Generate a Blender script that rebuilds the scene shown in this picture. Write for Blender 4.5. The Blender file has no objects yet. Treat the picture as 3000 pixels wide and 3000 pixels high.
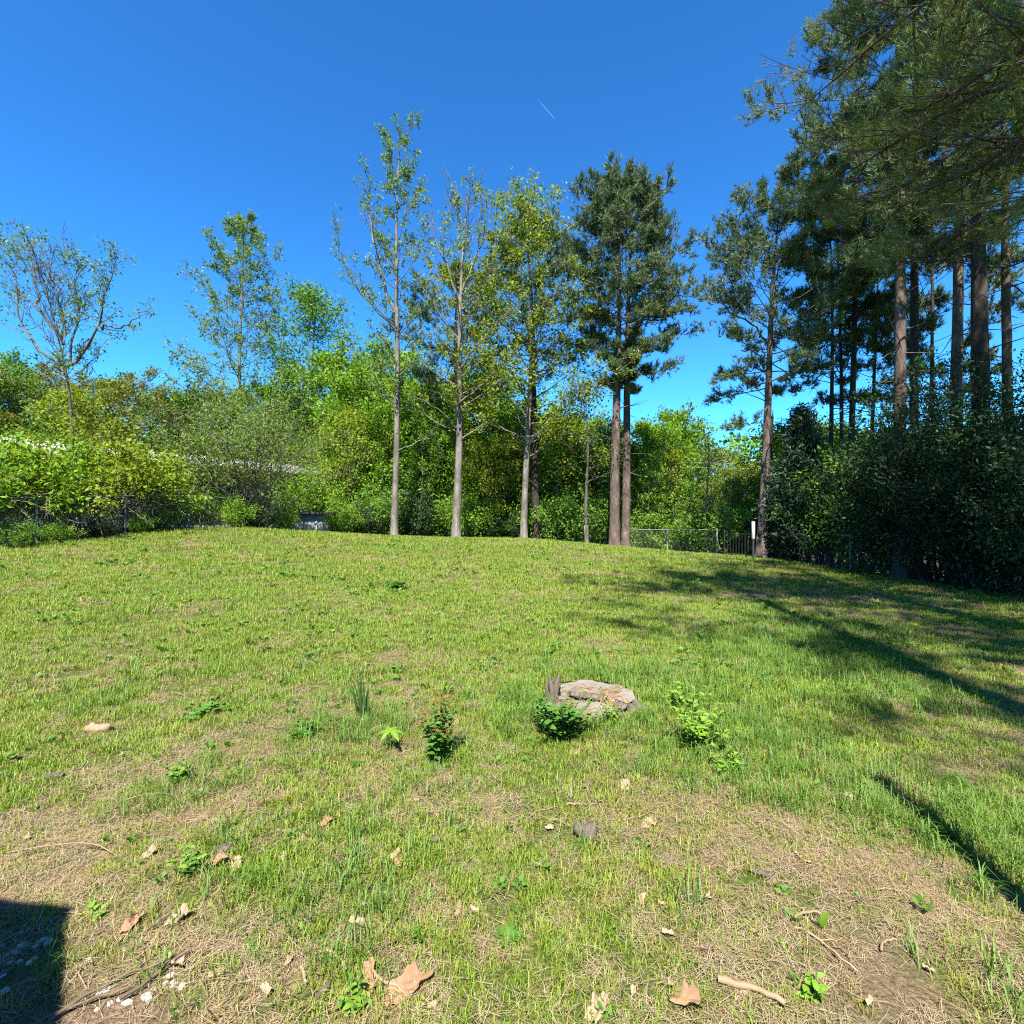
import bpy, math, random
import numpy as np
from mathutils import Vector, Matrix

# ------------------------------------------------------------------ camera, sky, sun, exposure
SC = bpy.context.scene
COL = SC.collection
EYE = 1.6
cam_d = bpy.data.cameras.new('camera')
cam = bpy.data.objects.new('camera', cam_d)
COL.objects.link(cam)
cam.location = (0, 0, EYE)
cam.rotation_euler = (math.radians(90), 0, 0)
cam_d.sensor_width = 36
cam_d.lens = 18.0
cam_d.shift_y = 0.0033
cam_d.clip_start = 0.05
cam_d.clip_end = 9000
SC.camera = cam

SUN_EL = math.radians(57)
SUN_AZ = math.radians(6.4)          # shadows run this far to the right of straight ahead
world = bpy.data.worlds.new('World')
SC.world = world
world.use_nodes = True
wn, wl = world.node_tree.nodes, world.node_tree.links
wn.clear()
sky = wn.new('ShaderNodeTexSky')
sky.sky_type = 'NISHITA'
sky.sun_disc = False
sky.sun_elevation = SUN_EL
sky.sun_rotation = math.pi + SUN_AZ
sky.altitude = 200
sky.air_density = 1.0
sky.dust_density = 0.0
sky.ozone_density = 3.0
hsv = wn.new('ShaderNodeHueSaturation')
hsv.inputs['Saturation'].default_value = 0.95
hsv.inputs['Hue'].default_value = 0.497
bg = wn.new('ShaderNodeBackground')
bg.inputs['Strength'].default_value = 0.05
wo = wn.new('ShaderNodeOutputWorld')
gam = wn.new('ShaderNodeGamma')
gam.inputs[1].default_value = 1.35
wl.new(sky.outputs[0], gam.inputs[0])
wl.new(gam.outputs[0], hsv.inputs['Color'])
mul = wn.new('ShaderNodeMix')            # the deep blue of this clear day, the same in every direction
mul.data_type = 'RGBA'
mul.blend_type = 'MULTIPLY'
mul.inputs[0].default_value = 1.0
mul.inputs[7].default_value = (.235, .715, 1.03, 1)
wl.new(hsv.outputs[0], mul.inputs[6])
wl.new(mul.outputs[2], bg.inputs['Color'])
wl.new(bg.outputs[0], wo.inputs['Surface'])

sun_d = bpy.data.lights.new('sun', 'SUN')
sun_d.energy = 5.0
sun_d.angle = math.radians(0.53)
sun_d.color = (1.0, 0.95, 0.86)
sun = bpy.data.objects.new('sun', sun_d)
COL.objects.link(sun)
travel = Vector((math.sin(SUN_AZ) * math.cos(SUN_EL), math.cos(SUN_AZ) * math.cos(SUN_EL), -math.sin(SUN_EL)))
sun.rotation_euler = travel.to_track_quat('-Z', 'Y').to_euler()
sun.location = (-3, -20, 40)

vs = SC.view_settings
vs.view_transform = 'Standard'
vs.look = 'None'
vs.gamma = 1
vs.exposure = 1.9
vs.use_curve_mapping = False
SC.cycles.max_bounces = 6
SC.cycles.diffuse_bounces = 3
SC.cycles.transmission_bounces = 4
SC.cycles.use_denoising = False
SC.cycles.filter_width = 1.15

RNG = np.random.default_rng(7)
PI = math.pi


# ------------------------------------------------------------------ ground shape
CP = np.array([
    (0, 0, 0), (0, 3, 0), (-3, 2, 0), (3, 2, -.02), (0, 6, .02), (-6, 6, .3), (6, 6, -.12), (-14, 4, .6), (14, 4, -.4),
    (-12.7, 12.7, .80), (-11.6, 20.5, 1.10), (-10.5, 17.6, 1.0), (-8.8, 24, .74), (-2.8, 25, .43), (.9, 27, .30), (5, 25, 0),
    (9.7, 20, -.13), (11.3, 16, -.32), (13, 13, -.44), (-5, 14, .42), (1, 15, .12), (6, 14, -.10),
    (-16, 24, 1.1), (-20, 18, 1.1), (-9, 30, .2), (0, 33, -.5), (8, 30, -.9), (16, 22, -.9), (20, 12, -.9),
    (-24, 34, 1.0), (-10, 42, -.4), (10, 42, -1.3), (30, 30, -1.4), (0, -12, 0), (-14, -10, .4), (14, -10, -.4),
    (-60, 60, 0), (0, 75, -1.2), (60, 60, -1.6), (-70, 0, .4), (70, 0, -1.2), (0, -70, 0)], float)


def _tpsk(r2):
    return np.where(r2 > 0, r2 * np.log(np.maximum(r2, 1e-12)) * .5, 0)


_n = len(CP)
_d2 = ((CP[:, None, :2] - CP[None, :, :2]) ** 2).sum(-1)
_A = np.zeros((_n + 3, _n + 3))
_A[:_n, :_n] = _tpsk(_d2) + np.eye(_n) * 2.0
_A[:_n, _n] = 1
_A[:_n, _n + 1:] = CP[:, :2]
_A[_n:, :_n] = _A[:_n, _n:].T
_W = np.linalg.solve(_A, np.concatenate([CP[:, 2], np.zeros(3)]))


def _hash(ix, iy, seed):
    h = np.sin(ix * 127.1 + iy * 311.7 + seed * 74.7) * 43758.5453
    return h - np.floor(h)


def noise2(x, y, seed=0):
    x = np.asarray(x, float)
    y = np.asarray(y, float)
    ix, iy = np.floor(x), np.floor(y)
    fx, fy = x - ix, y - iy
    fx = fx * fx * (3 - 2 * fx)
    fy = fy * fy * (3 - 2 * fy)
    a = _hash(ix, iy, seed) * (1 - fx) + _hash(ix + 1, iy, seed) * fx
    b = _hash(ix, iy + 1, seed) * (1 - fx) + _hash(ix + 1, iy + 1, seed) * fx
    return a * (1 - fy) + b * fy


def fbm(x, y, seed=0, octs=3):
    s, a, t = 0, 1, 0
    for k in range(octs):
        s = s + a * noise2(x * 2 ** k, y * 2 ** k, seed + k * 13)
        t += a
        a *= .5
    return s / t


def zg(x, y):
    x = np.atleast_1d(np.asarray(x, float))
    y = np.atleast_1d(np.asarray(y, float))
    r = np.hypot(x, y)
    s = np.minimum(1, 78 / np.maximum(r, 1e-6))
    xs, ys = x * s, y * s
    d2 = (xs[..., None] - CP[:, 0]) ** 2 + (ys[..., None] - CP[:, 1]) ** 2
    z = _tpsk(d2) @ _W[:_n] + _W[_n] + _W[_n + 1] * xs + _W[_n + 2] * ys
    near = np.exp(-((r / 16) ** 2))
    z = z + near * ((noise2(x * 1.1, y * 1.1, 3) - .5) * .06 + (noise2(x * 4, y * 4, 5) - .5) * .022)
    z = z + .07 * np.exp(-(((x - .55) / .95) ** 2 + ((y - 3.95) / .8) ** 2))     # the swell round the stump
    return z


def gz(x, y):
    return float(zg(x, y)[0])


# ------------------------------------------------------------------ materials
def mat(name):
    m = bpy.data.materials.new(name)
    m.use_nodes = True
    nt = m.node_tree
    nt.nodes.clear()
    out = nt.nodes.new('ShaderNodeOutputMaterial')
    return m, nt, out


def ramp(nt, fac, stops):
    r = nt.nodes.new('ShaderNodeValToRGB')
    cr = r.color_ramp
    while len(cr.elements) > 1:
        cr.elements.remove(cr.elements[-1])
    for i, (p, c) in enumerate(stops):
        e = cr.elements[0] if i == 0 else cr.elements.new(p)
        e.position = p
        e.color = (*c, 1)
    if fac is not None:
        nt.links.new(fac, r.inputs[0])
    return r.outputs[0]


def tex(nt, scale, detail=4, rough=.6, coord='Object', stretch=None, dist=0):
    tc = nt.nodes.new('ShaderNodeTexCoord')
    n = nt.nodes.new('ShaderNodeTexNoise')
    n.inputs['Scale'].default_value = scale
    n.inputs['Detail'].default_value = detail
    n.inputs['Roughness'].default_value = rough
    n.inputs['Distortion'].default_value = dist
    if stretch:
        mp = nt.nodes.new('ShaderNodeMapping')
        mp.inputs['Scale'].default_value = stretch
        nt.links.new(tc.outputs[coord], mp.inputs[0])
        nt.links.new(mp.outputs[0], n.inputs['Vector'])
    else:
        nt.links.new(tc.outputs[coord], n.inputs['Vector'])
    return n.outputs['Fac']


def mixc(nt, fac, a, b, mode='MIX'):
    m = nt.nodes.new('ShaderNodeMix')
    m.data_type = 'RGBA'
    m.blend_type = mode
    for s, v in ((0, fac), (6, a), (7, b)):
        if hasattr(v, 'is_linked'):
            nt.links.new(v, m.inputs[s])
        elif s == 0:
            m.inputs[0].default_value = v
        else:
            m.inputs[s].default_value = (*v, 1)
    return m.outputs[2]


def math_n(nt, op, a, b=None):
    n = nt.nodes.new('ShaderNodeMath')
    n.operation = op
    for i, v in enumerate((a, b)):
        if v is None:
            continue
        if hasattr(v, 'is_linked'):
            nt.links.new(v, n.inputs[i])
        else:
            n.inputs[i].default_value = v
    return n.outputs[0]


def bump(nt, h, strength, dist):
    b = nt.nodes.new('ShaderNodeBump')
    b.inputs['Strength'].default_value = strength
    b.inputs['Distance'].default_value = dist
    nt.links.new(h, b.inputs['Height'])
    return b.outputs[0]


def principled(nt, out, col, rough=.8, normal=None, spec=.3, metal=0):
    p = nt.nodes.new('ShaderNodeBsdfPrincipled')
    if hasattr(col, 'is_linked'):
        nt.links.new(col, p.inputs['Base Color'])
    else:
        p.inputs['Base Color'].default_value = (*col, 1)
    p.inputs['Roughness'].default_value = rough
    p.inputs['Metallic'].default_value = metal
    p.inputs['Specular IOR Level'].default_value = spec
    if normal is not None:
        nt.links.new(normal, p.inputs['Normal'])
    nt.links.new(p.outputs[0], out.inputs[0])
    return p


def leaf_mat(name, cols, trans=.38, gloss=.012, tint=False, tcol=(1.25, 1.15, .5)):
    """leaf or blade: every leaf is a mesh island and takes its own shade from the ramp"""
    m, nt, out = mat(name)
    g = nt.nodes.new('ShaderNodeNewGeometry')
    fac = g.outputs['Random Per Island']
    if tint:
        a = nt.nodes.new('ShaderNodeAttribute')
        a.attribute_type = 'INSTANCER'
        a.attribute_name = 'tint'
        fac = math_n(nt, 'ADD', math_n(nt, 'MULTIPLY', fac, .45), math_n(nt, 'MULTIPLY', a.outputs['Fac'], .55))
    else:
        oi = nt.nodes.new('ShaderNodeObjectInfo')
        fac = math_n(nt, 'ADD', math_n(nt, 'MULTIPLY', fac, .85), math_n(nt, 'MULTIPLY', oi.outputs['Random'], .15))
    k = len(cols)
    c = ramp(nt, fac, [(i / (k - 1), cols[i]) for i in range(k)])
    d = nt.nodes.new('ShaderNodeBsdfDiffuse')
    t = nt.nodes.new('ShaderNodeBsdfTranslucent')
    gl = nt.nodes.new('ShaderNodeBsdfGlossy')
    gl.inputs['Roughness'].default_value = .6
    gloss = min(gloss, .02)
    gl.inputs['Color'].default_value = (.9, .95, 1, 1)
    nt.links.new(c, d.inputs[0])
    nt.links.new(mixc(nt, 1.0, c, tcol, 'MULTIPLY'), t.inputs[0])
    m1 = nt.nodes.new('ShaderNodeMixShader')
    m1.inputs[0].default_value = trans
    nt.links.new(d.outputs[0], m1.inputs[1])
    nt.links.new(t.outputs[0], m1.inputs[2])
    m2 = nt.nodes.new('ShaderNodeMixShader')
    m2.inputs[0].default_value = gloss
    nt.links.new(m1.outputs[0], m2.inputs[1])
    nt.links.new(gl.outputs[0], m2.inputs[2])
    nt.links.new(m2.outputs[0], out.inputs[0])
    return m


def bark_mat(name, c0, c1, c2, scale=9, depth=.03, stretch=(1, 1, .22)):
    m, nt, out = mat(name)
    f = tex(nt, scale, 6, .65, stretch=stretch, dist=.4)
    f2 = tex(nt, 1.2, 3, .5)
    c = ramp(nt, f, [(.32, c0), (.52, c1), (.72, c2)])
    blot = ramp(nt, tex(nt, 2.6, 5, .7, stretch=(1, 1, .45), dist=.8), [(.42, (0, 0, 0)), (.60, (.85, .85, .85))])
    c = mixc(nt, blot, c, tuple(v * .42 for v in c1))
    c = mixc(nt, math_n(nt, 'MULTIPLY', f2, .4), c, tuple(v * .7 for v in c1))
    principled(nt, out, c, .9, bump(nt, f, 1.0, depth), .1)
    return m


def plain(name, c, rough=.7, var=.25, scale=6, metal=0, spec=.3, bmp=0):
    m, nt, out = mat(name)
    f = tex(nt, scale, 5, .6)
    col = ramp(nt, f, [(.25, tuple(v * (1 - var) for v in c)), (.75, tuple(min(1, v * (1 + var)) for v in c))])
    principled(nt, out, col, rough, bump(nt, f, .6, bmp) if bmp else None, spec, metal)
    return m


M = {}
M['grass'] = leaf_mat('grass_blades', [(.235, .185, .06), (.225, .23, .028), (.185, .25, .018), (.105, .195, .014), (.235, .285, .032)], .35, .03, True)
M['lush'] = leaf_mat('lush_grass_blades', [(.07, .135, .014), (.11, .19, .017), (.07, .15, .024)], .35, .04, True)
M['straw'] = leaf_mat('dry_straw', [(.11, .068, .034), (.25, .175, .088), (.18, .125, .065), (.35, .275, .165), (.20, .155, .105), (.10, .06, .03)], .15, .02, True, (1, .9, .7))
M['weed'] = leaf_mat('weed_leaves', [(.06, .14, .012), (.10, .20, .016), (.045, .115, .02)], .35, .05, True)
M['leaf_bright'] = leaf_mat('leaves_bright', [(.075, .165, .008), (.14, .265, .012), (.10, .21, .008), (.19, .30, .02)])
M['leaf_yellow'] = leaf_mat('leaves_yellow_green', [(.115, .17, .008), (.18, .245, .010), (.14, .20, .008), (.23, .28, .015)], .42)
M['leaf_mid'] = leaf_mat('leaves_mid', [(.055, .14, .013), (.095, .20, .014), (.125, .235, .025), (.065, .155, .017)])
M['leaf_poplar'] = leaf_mat('leaves_poplar', [(.07, .135, .025), (.115, .195, .04), (.085, .165, .025), (.15, .215, .05)], .4, .07)
M['leaf_olive'] = leaf_mat('leaves_olive', [(.09, .145, .028), (.13, .19, .04), (.11, .17, .025), (.16, .215, .055)])
M['leaf_russet'] = leaf_mat('leaves_russet', [(.12, .105, .018), (.10, .145, .014), (.155, .14, .02), (.11, .165, .014)])
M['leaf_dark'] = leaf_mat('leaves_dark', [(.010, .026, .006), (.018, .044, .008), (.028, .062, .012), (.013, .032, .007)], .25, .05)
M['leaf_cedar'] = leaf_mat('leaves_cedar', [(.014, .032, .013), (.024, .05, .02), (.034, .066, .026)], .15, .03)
M['needle'] = leaf_mat('pine_needles', [(.050, .085, .034), (.082, .128, .046), (.105, .15, .05), (.066, .105, .042), (.13, .155, .055)], .2, .08, tcol=(1.1, 1.1, .6))
M['needle_near'] = leaf_mat('pine_needles_warm', [(.085, .12, .028), (.145, .185, .034), (.18, .21, .036), (.10, .145, .034), (.24, .215, .05)], .3, .08, tcol=(1.2, 1.1, .5))
M['bark_grey'] = bark_mat('bark_grey', (.045, .038, .03), (.12, .105, .085), (.22, .20, .165), 7, .02)
M['bark_pale'] = bark_mat('bark_pale', (.07, .062, .05), (.175, .155, .125), (.28, .255, .215), 6, .012)
M['bark_pine'] = bark_mat('bark_pine', (.035, .025, .02), (.125, .092, .075), (.24, .195, .165), 6, .03, (1, 1, .35))
M['bark_dark'] = bark_mat('bark_dark', (.02, .016, .013), (.055, .042, .034), (.10, .08, .068), 6, .03, (1, 1, .35))
M['twig'] = plain('twig_wood', (.16, .125, .09), .9, .3, 12)
M['metal'] = plain('galvanised_steel', (.17, .175, .17), .7, .2, 8, 0, .1)
M['metal_dark'] = plain('dark_steel', (.04, .042, .04), .5, .2, 8, .3)
M['white'] = plain('white_paint', (.55, .55, .52), .6, .08, 5)
M['shedw'] = plain('shaded_whitewash', (.20, .205, .19), .8, .35, 3)  # whitewash darkened: the shade on the shed wall is put into its colour
M['siding'] = plain('beige_siding', (.32, .29, .235), .7, .08, 4)
M['skirt'] = plain('pale_skirting', (.40, .375, .32), .7, .12, 5)
M['roof'] = plain('grey_roof', (.30, .30, .29), .8, .15, 3)
M['roof_dark'] = plain('dark_roof_felt', (.035, .035, .035), .85, .2, 6)
M['glass'] = plain('dark_glass', (.02, .025, .028), .08, .1, 2, spec=.6)
M['pole'] = plain('creosote_pole', (.17, .085, .05), .85, .25, 10)
M['wood'] = bark_mat('weathered_wood', (.055, .043, .032), (.15, .12, .09), (.25, .215, .17), 10, .004, (1, 1, .12))
M['stone'] = plain('white_limestone', (.40, .38, .335), .8, .2, 18, bmp=.01)
M['dead_leaf'] = plain('dead_leaf', (.205, .115, .065), .8, .25, 14, bmp=.003)
M['dead_leaf_pale'] = plain('dead_leaf_pale', (.25, .17, .11), .8, .2, 14, bmp=.003)
M['stick'] = plain('fallen_stick', (.24, .17, .105), .85, .3, 16)
M['stick_dark'] = plain('dark_stick', (.10, .07, .045), .85, .3, 16)
M['chip'] = bark_mat('bark_chip', (.03, .022, .018), (.11, .086, .072), (.21, .175, .155), 22, .006, (1, .25, 1))
M['flax'] = plain('dry_stem', (.19, .135, .075), .8, .2, 20)
M['sprout'] = leaf_mat('sprout_leaves', [(.035, .10, .012), (.06, .145, .014), (.09, .185, .018)], .35, .08)
M['sprout_lime'] = leaf_mat('seedling_leaves', [(.12, .24, .014), (.16, .28, .02)], .4, .06)
M['sprout_red'] = leaf_mat('new_red_leaves', [(.16, .09, .02), (.20, .075, .03)], .4, .05)
M['stem'] = plain('green_stem', (.10, .13, .03), .7, .2, 10)
M['iris'] = leaf_mat('blade_leaves', [(.04, .105, .022), (.06, .13, .028)], .25, .06)
M['shingle'] = plain('porch_roof_shingle', (.09, .085, .08), .9, .2, 6)


def ground_mat():
    m, nt, out = mat('lawn_soil_and_thatch')
    fine = tex(nt, 55, 4, .7)
    mid = tex(nt, 6, 4, .6)
    big = tex(nt, .55, 4, .55)
    straw = ramp(nt, fine, [(.30, (.085, .056, .034)), (.48, (.20, .135, .075)), (.62, (.31, .225, .125)), (.8, (.18, .12, .065))])
    green = ramp(nt, fine, [(.3, (.03, .05, .010)), (.55, (.065, .095, .016)), (.75, (.13, .125, .038))])
    soil = ramp(nt, fine, [(.3, (.075, .048, .032)), (.6, (.17, .115, .078)), (.8, (.25, .18, .125))])
    fac = math_n(nt, 'ADD', math_n(nt, 'MULTIPLY', mid, .55), math_n(nt, 'MULTIPLY', big, .65))
    f1 = ramp(nt, fac, [(.43, (0, 0, 0)), (.60, (1, 1, 1))])
    c = mixc(nt, f1, straw, green)
    # far lawn and woodland floor by distance from the yard
    tc = nt.nodes.new('ShaderNodeTexCoord')
    sp = nt.nodes.new('ShaderNodeSeparateXYZ')
    nt.links.new(tc.outputs['Object'], sp.inputs[0])
    soilf = ramp(nt, math_n(nt, 'ADD', mid, math_n(nt, 'MULTIPLY', big, .3)), [(.72, (0, 0, 0)), (.84, (.75, .75, .75))])
    c = mixc(nt, soilf, c, soil)
    at_ = nt.nodes.new('ShaderNodeAttribute')
    at_.attribute_name = 'soil'
    c = mixc(nt, at_.outputs['Fac'], c, soil)
    lit = ramp(nt, fine, [(.3, (.03, .022, .013)), (.6, (.085, .06, .035)), (.8, (.14, .10, .06))])
    yy = math_n(nt, 'ADD', sp.outputs[1], math_n(nt, 'MULTIPLY', mid, 3))
    far = ramp(nt, math_n(nt, 'MULTIPLY', yy, .01), [(.29, (0, 0, 0)), (.32, (1, 1, 1))])
    c = mixc(nt, far, c, lit)
    h = math_n(nt, 'ADD', fine, math_n(nt, 'MULTIPLY', mid, .6))
    principled(nt, out, c, .95, bump(nt, h, .9, .03), .05)
    return m


M['ground'] = ground_mat()
M['litter'] = leaf_mat('needle_litter', [(.22, .12, .045), (.32, .20, .08), (.16, .09, .04)], .1)


# ------------------------------------------------------------------ mesh helpers
class Geo:
    def __init__(self):
        self.v, self.f, self.n = [], [], 0

    def add(self, V, F):
        V = np.asarray(V, float).reshape(-1, 3)
        F = np.asarray(F, int)
        self.v.append(V)
        self.f.append(F + self.n)
        self.n += len(V)

    def merge(self, g):
        for V in g.v:
            self.v.append(V)
        for F in g.f:
            self.f.append(F + self.n)
        self.n += g.n

    def mesh(self, name, material, smooth=False):
        me = bpy.data.meshes.new(name)
        if self.n == 0:
            return me
        V = np.concatenate(self.v)
        me.vertices.add(len(V))
        me.vertices.foreach_set('co', V.astype(np.float32).ravel())
        loops = np.concatenate([F.ravel() for F in self.f]).astype(np.int32)
        tot = np.concatenate([np.full(len(F), F.shape[1]) for F in self.f])
        start = np.concatenate([[0], np.cumsum(tot)[:-1]]).astype(np.int32)
        me.loops.add(len(loops))
        me.loops.foreach_set('vertex_index', loops)
        me.polygons.add(len(tot))
        me.polygons.foreach_set('loop_start', start)
        me.update(calc_edges=True)
        me.validate()
        if smooth:
            me.polygons.foreach_set('use_smooth', np.ones(len(tot), bool))
        me.materials.append(material)
        return me


def obj(name, data, parent=None, loc=(0, 0, 0), rot=(0, 0, 0), scale=(1, 1, 1)):
    o = bpy.data.objects.new(name, data)
    COL.objects.link(o)
    o.location = loc
    o.rotation_euler = rot
    o.scale = scale
    if parent is not None:
        o.parent = parent
    return o


def tag(o, label, cat, group=None, kind=None):
    o['label'] = label
    o['category'] = cat
    if group:
        o['group'] = group
    if kind:
        o['kind'] = kind
    return o


def thing(name, label, cat, loc, rz=0, group=None, scale=1.0):
    o = bpy.data.objects.new(name, None)
    COL.objects.link(o)
    o.empty_display_size = .2
    o.location = loc
    o.rotation_euler = (0, 0, rz)
    o.scale = (scale,) * 3
    return tag(o, label, cat, group)


def unit(v):
    v = np.asarray(v, float)
    return v / np.maximum(np.linalg.norm(v, axis=-1, keepdims=True), 1e-9)


def tube(g, P, R, n=6, cap=False, rough=0, rng=None):
    P = np.asarray(P, float)
    R = np.asarray(R, float)
    T = unit(np.gradient(P, axis=0))
    ref = np.array([0.31, 0.95, 0.05]) if abs(T[0][2]) > .6 else np.array([0, 0, 1.0])
    U = unit(np.cross(T, ref))
    W = np.cross(T, U)
    a = np.arange(n) / n * 2 * PI
    rr = R[:, None] * (1 + (rough * (rng.random((len(P), n)) - .5) if rough else 0))
    V = P[:, None] + rr[..., None] * (np.cos(a)[None, :, None] * U[:, None] + np.sin(a)[None, :, None] * W[:, None])
    m = len(P)
    i = np.arange(m - 1)[:, None] * n
    j = np.arange(n)[None]
    k = (np.arange(n)[None] + 1) % n
    F = np.stack([i + j, i + k, i + n + k, i + n + j], -1).reshape(-1, 4)
    g.add(V.reshape(-1, 3), F)
    if cap:
        c = np.concatenate([V[-1], P[-1:]])
        g.add(c, np.stack([np.arange(n), (np.arange(n) + 1) % n, np.full(n, n)], -1))
        c = np.concatenate([V[0], P[:1]])
        g.add(c, np.stack([(np.arange(n) + 1) % n, np.arange(n), np.full(n, n)], -1))


def box(g, x0, x1, y0, y1, z0, z1):
    V = [(x, y, z) for z in (z0, z1) for y in (y0, y1) for x in (x0, x1)]
    g.add(V, [(0, 2, 3, 1), (4, 5, 7, 6), (0, 1, 5, 4), (2, 6, 7, 3), (0, 4, 6, 2), (1, 3, 7, 5)])


def leaves(g, P, D, S, rng, width=.42, fold=.12):
    """one folded rhombus for each leaf"""
    N = len(P)
    D = unit(D)
    r = unit(rng.normal(size=(N, 3)))
    side = unit(np.cross(D, r))
    nor = np.cross(side, D)
    S = np.asarray(S)[:, None]
    w = width * (.8 + .4 * rng.random((N, 1)))
    mid = P + D * S * .45 - nor * S * fold
    V = np.stack([P, mid + side * S * w * .5, P + D * S, mid - side * S * w * .5], 1)
    F = np.arange(N * 4).reshape(N, 4)
    g.add(V.reshape(-1, 3), F)


def tufts(g, P, D, L, W, k, rng, spread=.75):
    N = len(P)
    D = unit(D)
    d = unit(D[:, None] * .75 + spread * rng.normal(size=(N, k, 3)) * .6)
    s = unit(np.cross(d, rng.normal(size=(N, k, 3))))
    ln = (L * (.7 + .45 * rng.random((N, k, 1))))
    p = P[:, None] - D[:, None] * (rng.random((N, k, 1)) * L * .5)
    V = np.stack([p - s * W * .5, p + s * W * .5, p + d * ln], 2)
    g.add(V.reshape(-1, 3), np.arange(N * k * 3).reshape(-1, 3))


def curve_path(p0, d0, L, m, rng, up=0.0, wob=.12):
    P = [np.asarray(p0, float)]
    d = unit(d0)
    st = L / (m - 1)
    for _ in range(m - 1):
        d = unit(d + np.array([0, 0, up]) / (m - 1) + rng.normal(size=3) * wob / math.sqrt(m))
        P.append(P[-1] + d * st)
    return np.array(P)


def trunk_path(H, rng, wob=.25, lean=(0, 0), m=10):
    t = np.linspace(0, 1, m)
    a, b = rng.random(2) * 6.28
    x = lean[0] * H * t + wob * np.sin(t * 5 + a) * t - wob * math.sin(a) * 0
    y = lean[1] * H * t + wob * np.sin(t * 4 + b) * t
    return np.stack([x, y, t * H], -1)


def at_path(P, t):
    u = np.clip(t, 0, 1) * (len(P) - 1)
    i = min(int(u), len(P) - 2)
    return P[i] + (P[i + 1] - P[i]) * (u - i)


def limb_with_twigs(w, P, r0, rng, anchors, nsub=5, sub=.4, u0=.3, tip_r=.006, up=.4, flat=False, lvl2=True):
    m = len(P)
    L = np.linalg.norm(np.diff(P, axis=0), axis=1).sum()
    tube(w, P, np.linspace(r0, tip_r, m), 5)
    for i in range(nsub):
        u = u0 + (1 - u0) * (i + rng.random()) / nsub
        p = at_path(P, u)
        T = unit(at_path(P, min(1, u + .1)) - at_path(P, max(0, u - .1)))
        o = unit(np.cross(T, [0, 0, 1]) * (1 if i % 2 else -1) + (rng.normal(size=3) * (.25 if flat else .6)))
        d = unit(T * .7 + o)
        l = L * sub * (1.15 - .6 * u) * (.7 + .6 * rng.random())
        Q = curve_path(p, d, l, 4, rng, up, .2)
        tube(w, Q, np.linspace(max(r0 * .4 * (1.1 - u * .7), tip_r * 1.2), tip_r * .6, 4), 4)
        for v in (.3, .45, .6, .75, .88, 1.0):
            anchors.append((at_path(Q, v), unit(Q[-1] - Q[0])))
        if lvl2:
            for v in (.35, .6):
                q = at_path(Q, v)
                d2 = unit(unit(Q[-1] - Q[0]) + rng.normal(size=3) * .7)
                S = curve_path(q, d2, l * .5, 3, rng, up, .2)
                tube(w, S, np.linspace(tip_r * .9, tip_r * .5, 3), 3)
                for v2 in (.4, .7, 1.0):
                    anchors.append((at_path(S, v2), d2))
    anchors.append((P[-1], unit(P[-1] - P[-2])))


def scatter_leaves(g, anchors, n, size, rng, sig=.22, width=.45, droop=-.1, keep=.6):
    A = np.array([a[0] for a in anchors])
    D = np.array([a[1] for a in anchors])
    pick = rng.permutation(len(A))[:max(8, int(len(A) * keep))]
    wgt = rng.random(len(pick)) + .25
    i = rng.choice(pick, n, p=wgt / wgt.sum())
    P = A[i] + rng.normal(size=(n, 3)) * sig
    d = unit(D[i] * .4 + rng.normal(size=(n, 3)) * .8 + np.array([0, 0, droop]))
    leaves(g, P, d, size * (.65 + .7 * rng.random(n)), rng, width)


def broadleaf(seed, H, crown0=.3, R=2.5, nb=26, nleaf=6000, size=.15, r0=.16, lean=(0, 0), profile=None, elev=.75,
              sig=.25, wob=.3, limbs=(), nsub=5, sub=.4, width=.45, bare=0.0, limb_up=.5, keep_f=.6, tip=.006, top=.95):
    rng = np.random.default_rng(seed)
    H = H * top
    w, lf = Geo(), Geo()
    T = trunk_path(H, rng, wob, lean)
    tr = r0 * (1 - np.linspace(0, 1, len(T)) ** 1.1 * .92)
    # finer trunk
    tt = np.concatenate([[0, .25 / H, .6 / H, 1.1 / H], np.linspace(0, 1, 26)[2:]])
    TP = np.array([at_path(T, t) for t in tt])
    fl = np.ones(len(tt))
    fl[:4] = 1.6, 1.25, 1.1, 1.03
    tube(w, TP, np.interp(tt, np.linspace(0, 1, len(T)), tr) * fl, 10, rough=.16, rng=rng)
    prof = profile or (lambda s: math.sin(min(1, s * 1.0 + .12) * PI) ** .6 * (1.0 - .35 * s))
    anchors, keep = [], []
    for i in range(nb):
        s = (i + rng.random()) / nb
        t = crown0 + (1 - crown0) * s * .97
        p = at_path(T, t)
        az = i * 2.39996 + rng.random() * .7
        L = R * prof(s) * (.7 + .55 * rng.random())
        if L < .15:
            continue
        el = elev * (.6 + .7 * s) + rng.normal() * .1
        d = np.array([math.cos(az) * math.cos(el), math.sin(az) * math.cos(el), math.sin(el)])
        P = curve_path(p, d, L, 6, rng, limb_up, .25)
        a = []
        limb_with_twigs(w, P, max(.010, r0 * .34 * (1.05 - t)), rng, a, nsub, sub, tip_r=tip, up=limb_up)
        if rng.random() >= bare:
            keep += a
    for (pts, rr, ns) in limbs:
        P0 = np.array(pts, float)
        u = np.linspace(0, 1, 12)
        P = np.array([at_path(P0, x) for x in u]) + rng.normal(size=(12, 3)) * .05
        a = []
        limb_with_twigs(w, P, rr, rng, a, ns, .22, u0=.35, up=.5)
        keep += a
    if keep and nleaf:
        scatter_leaves(lf, keep, nleaf, size, rng, sig, width, keep=keep_f)
    return w, lf


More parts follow.
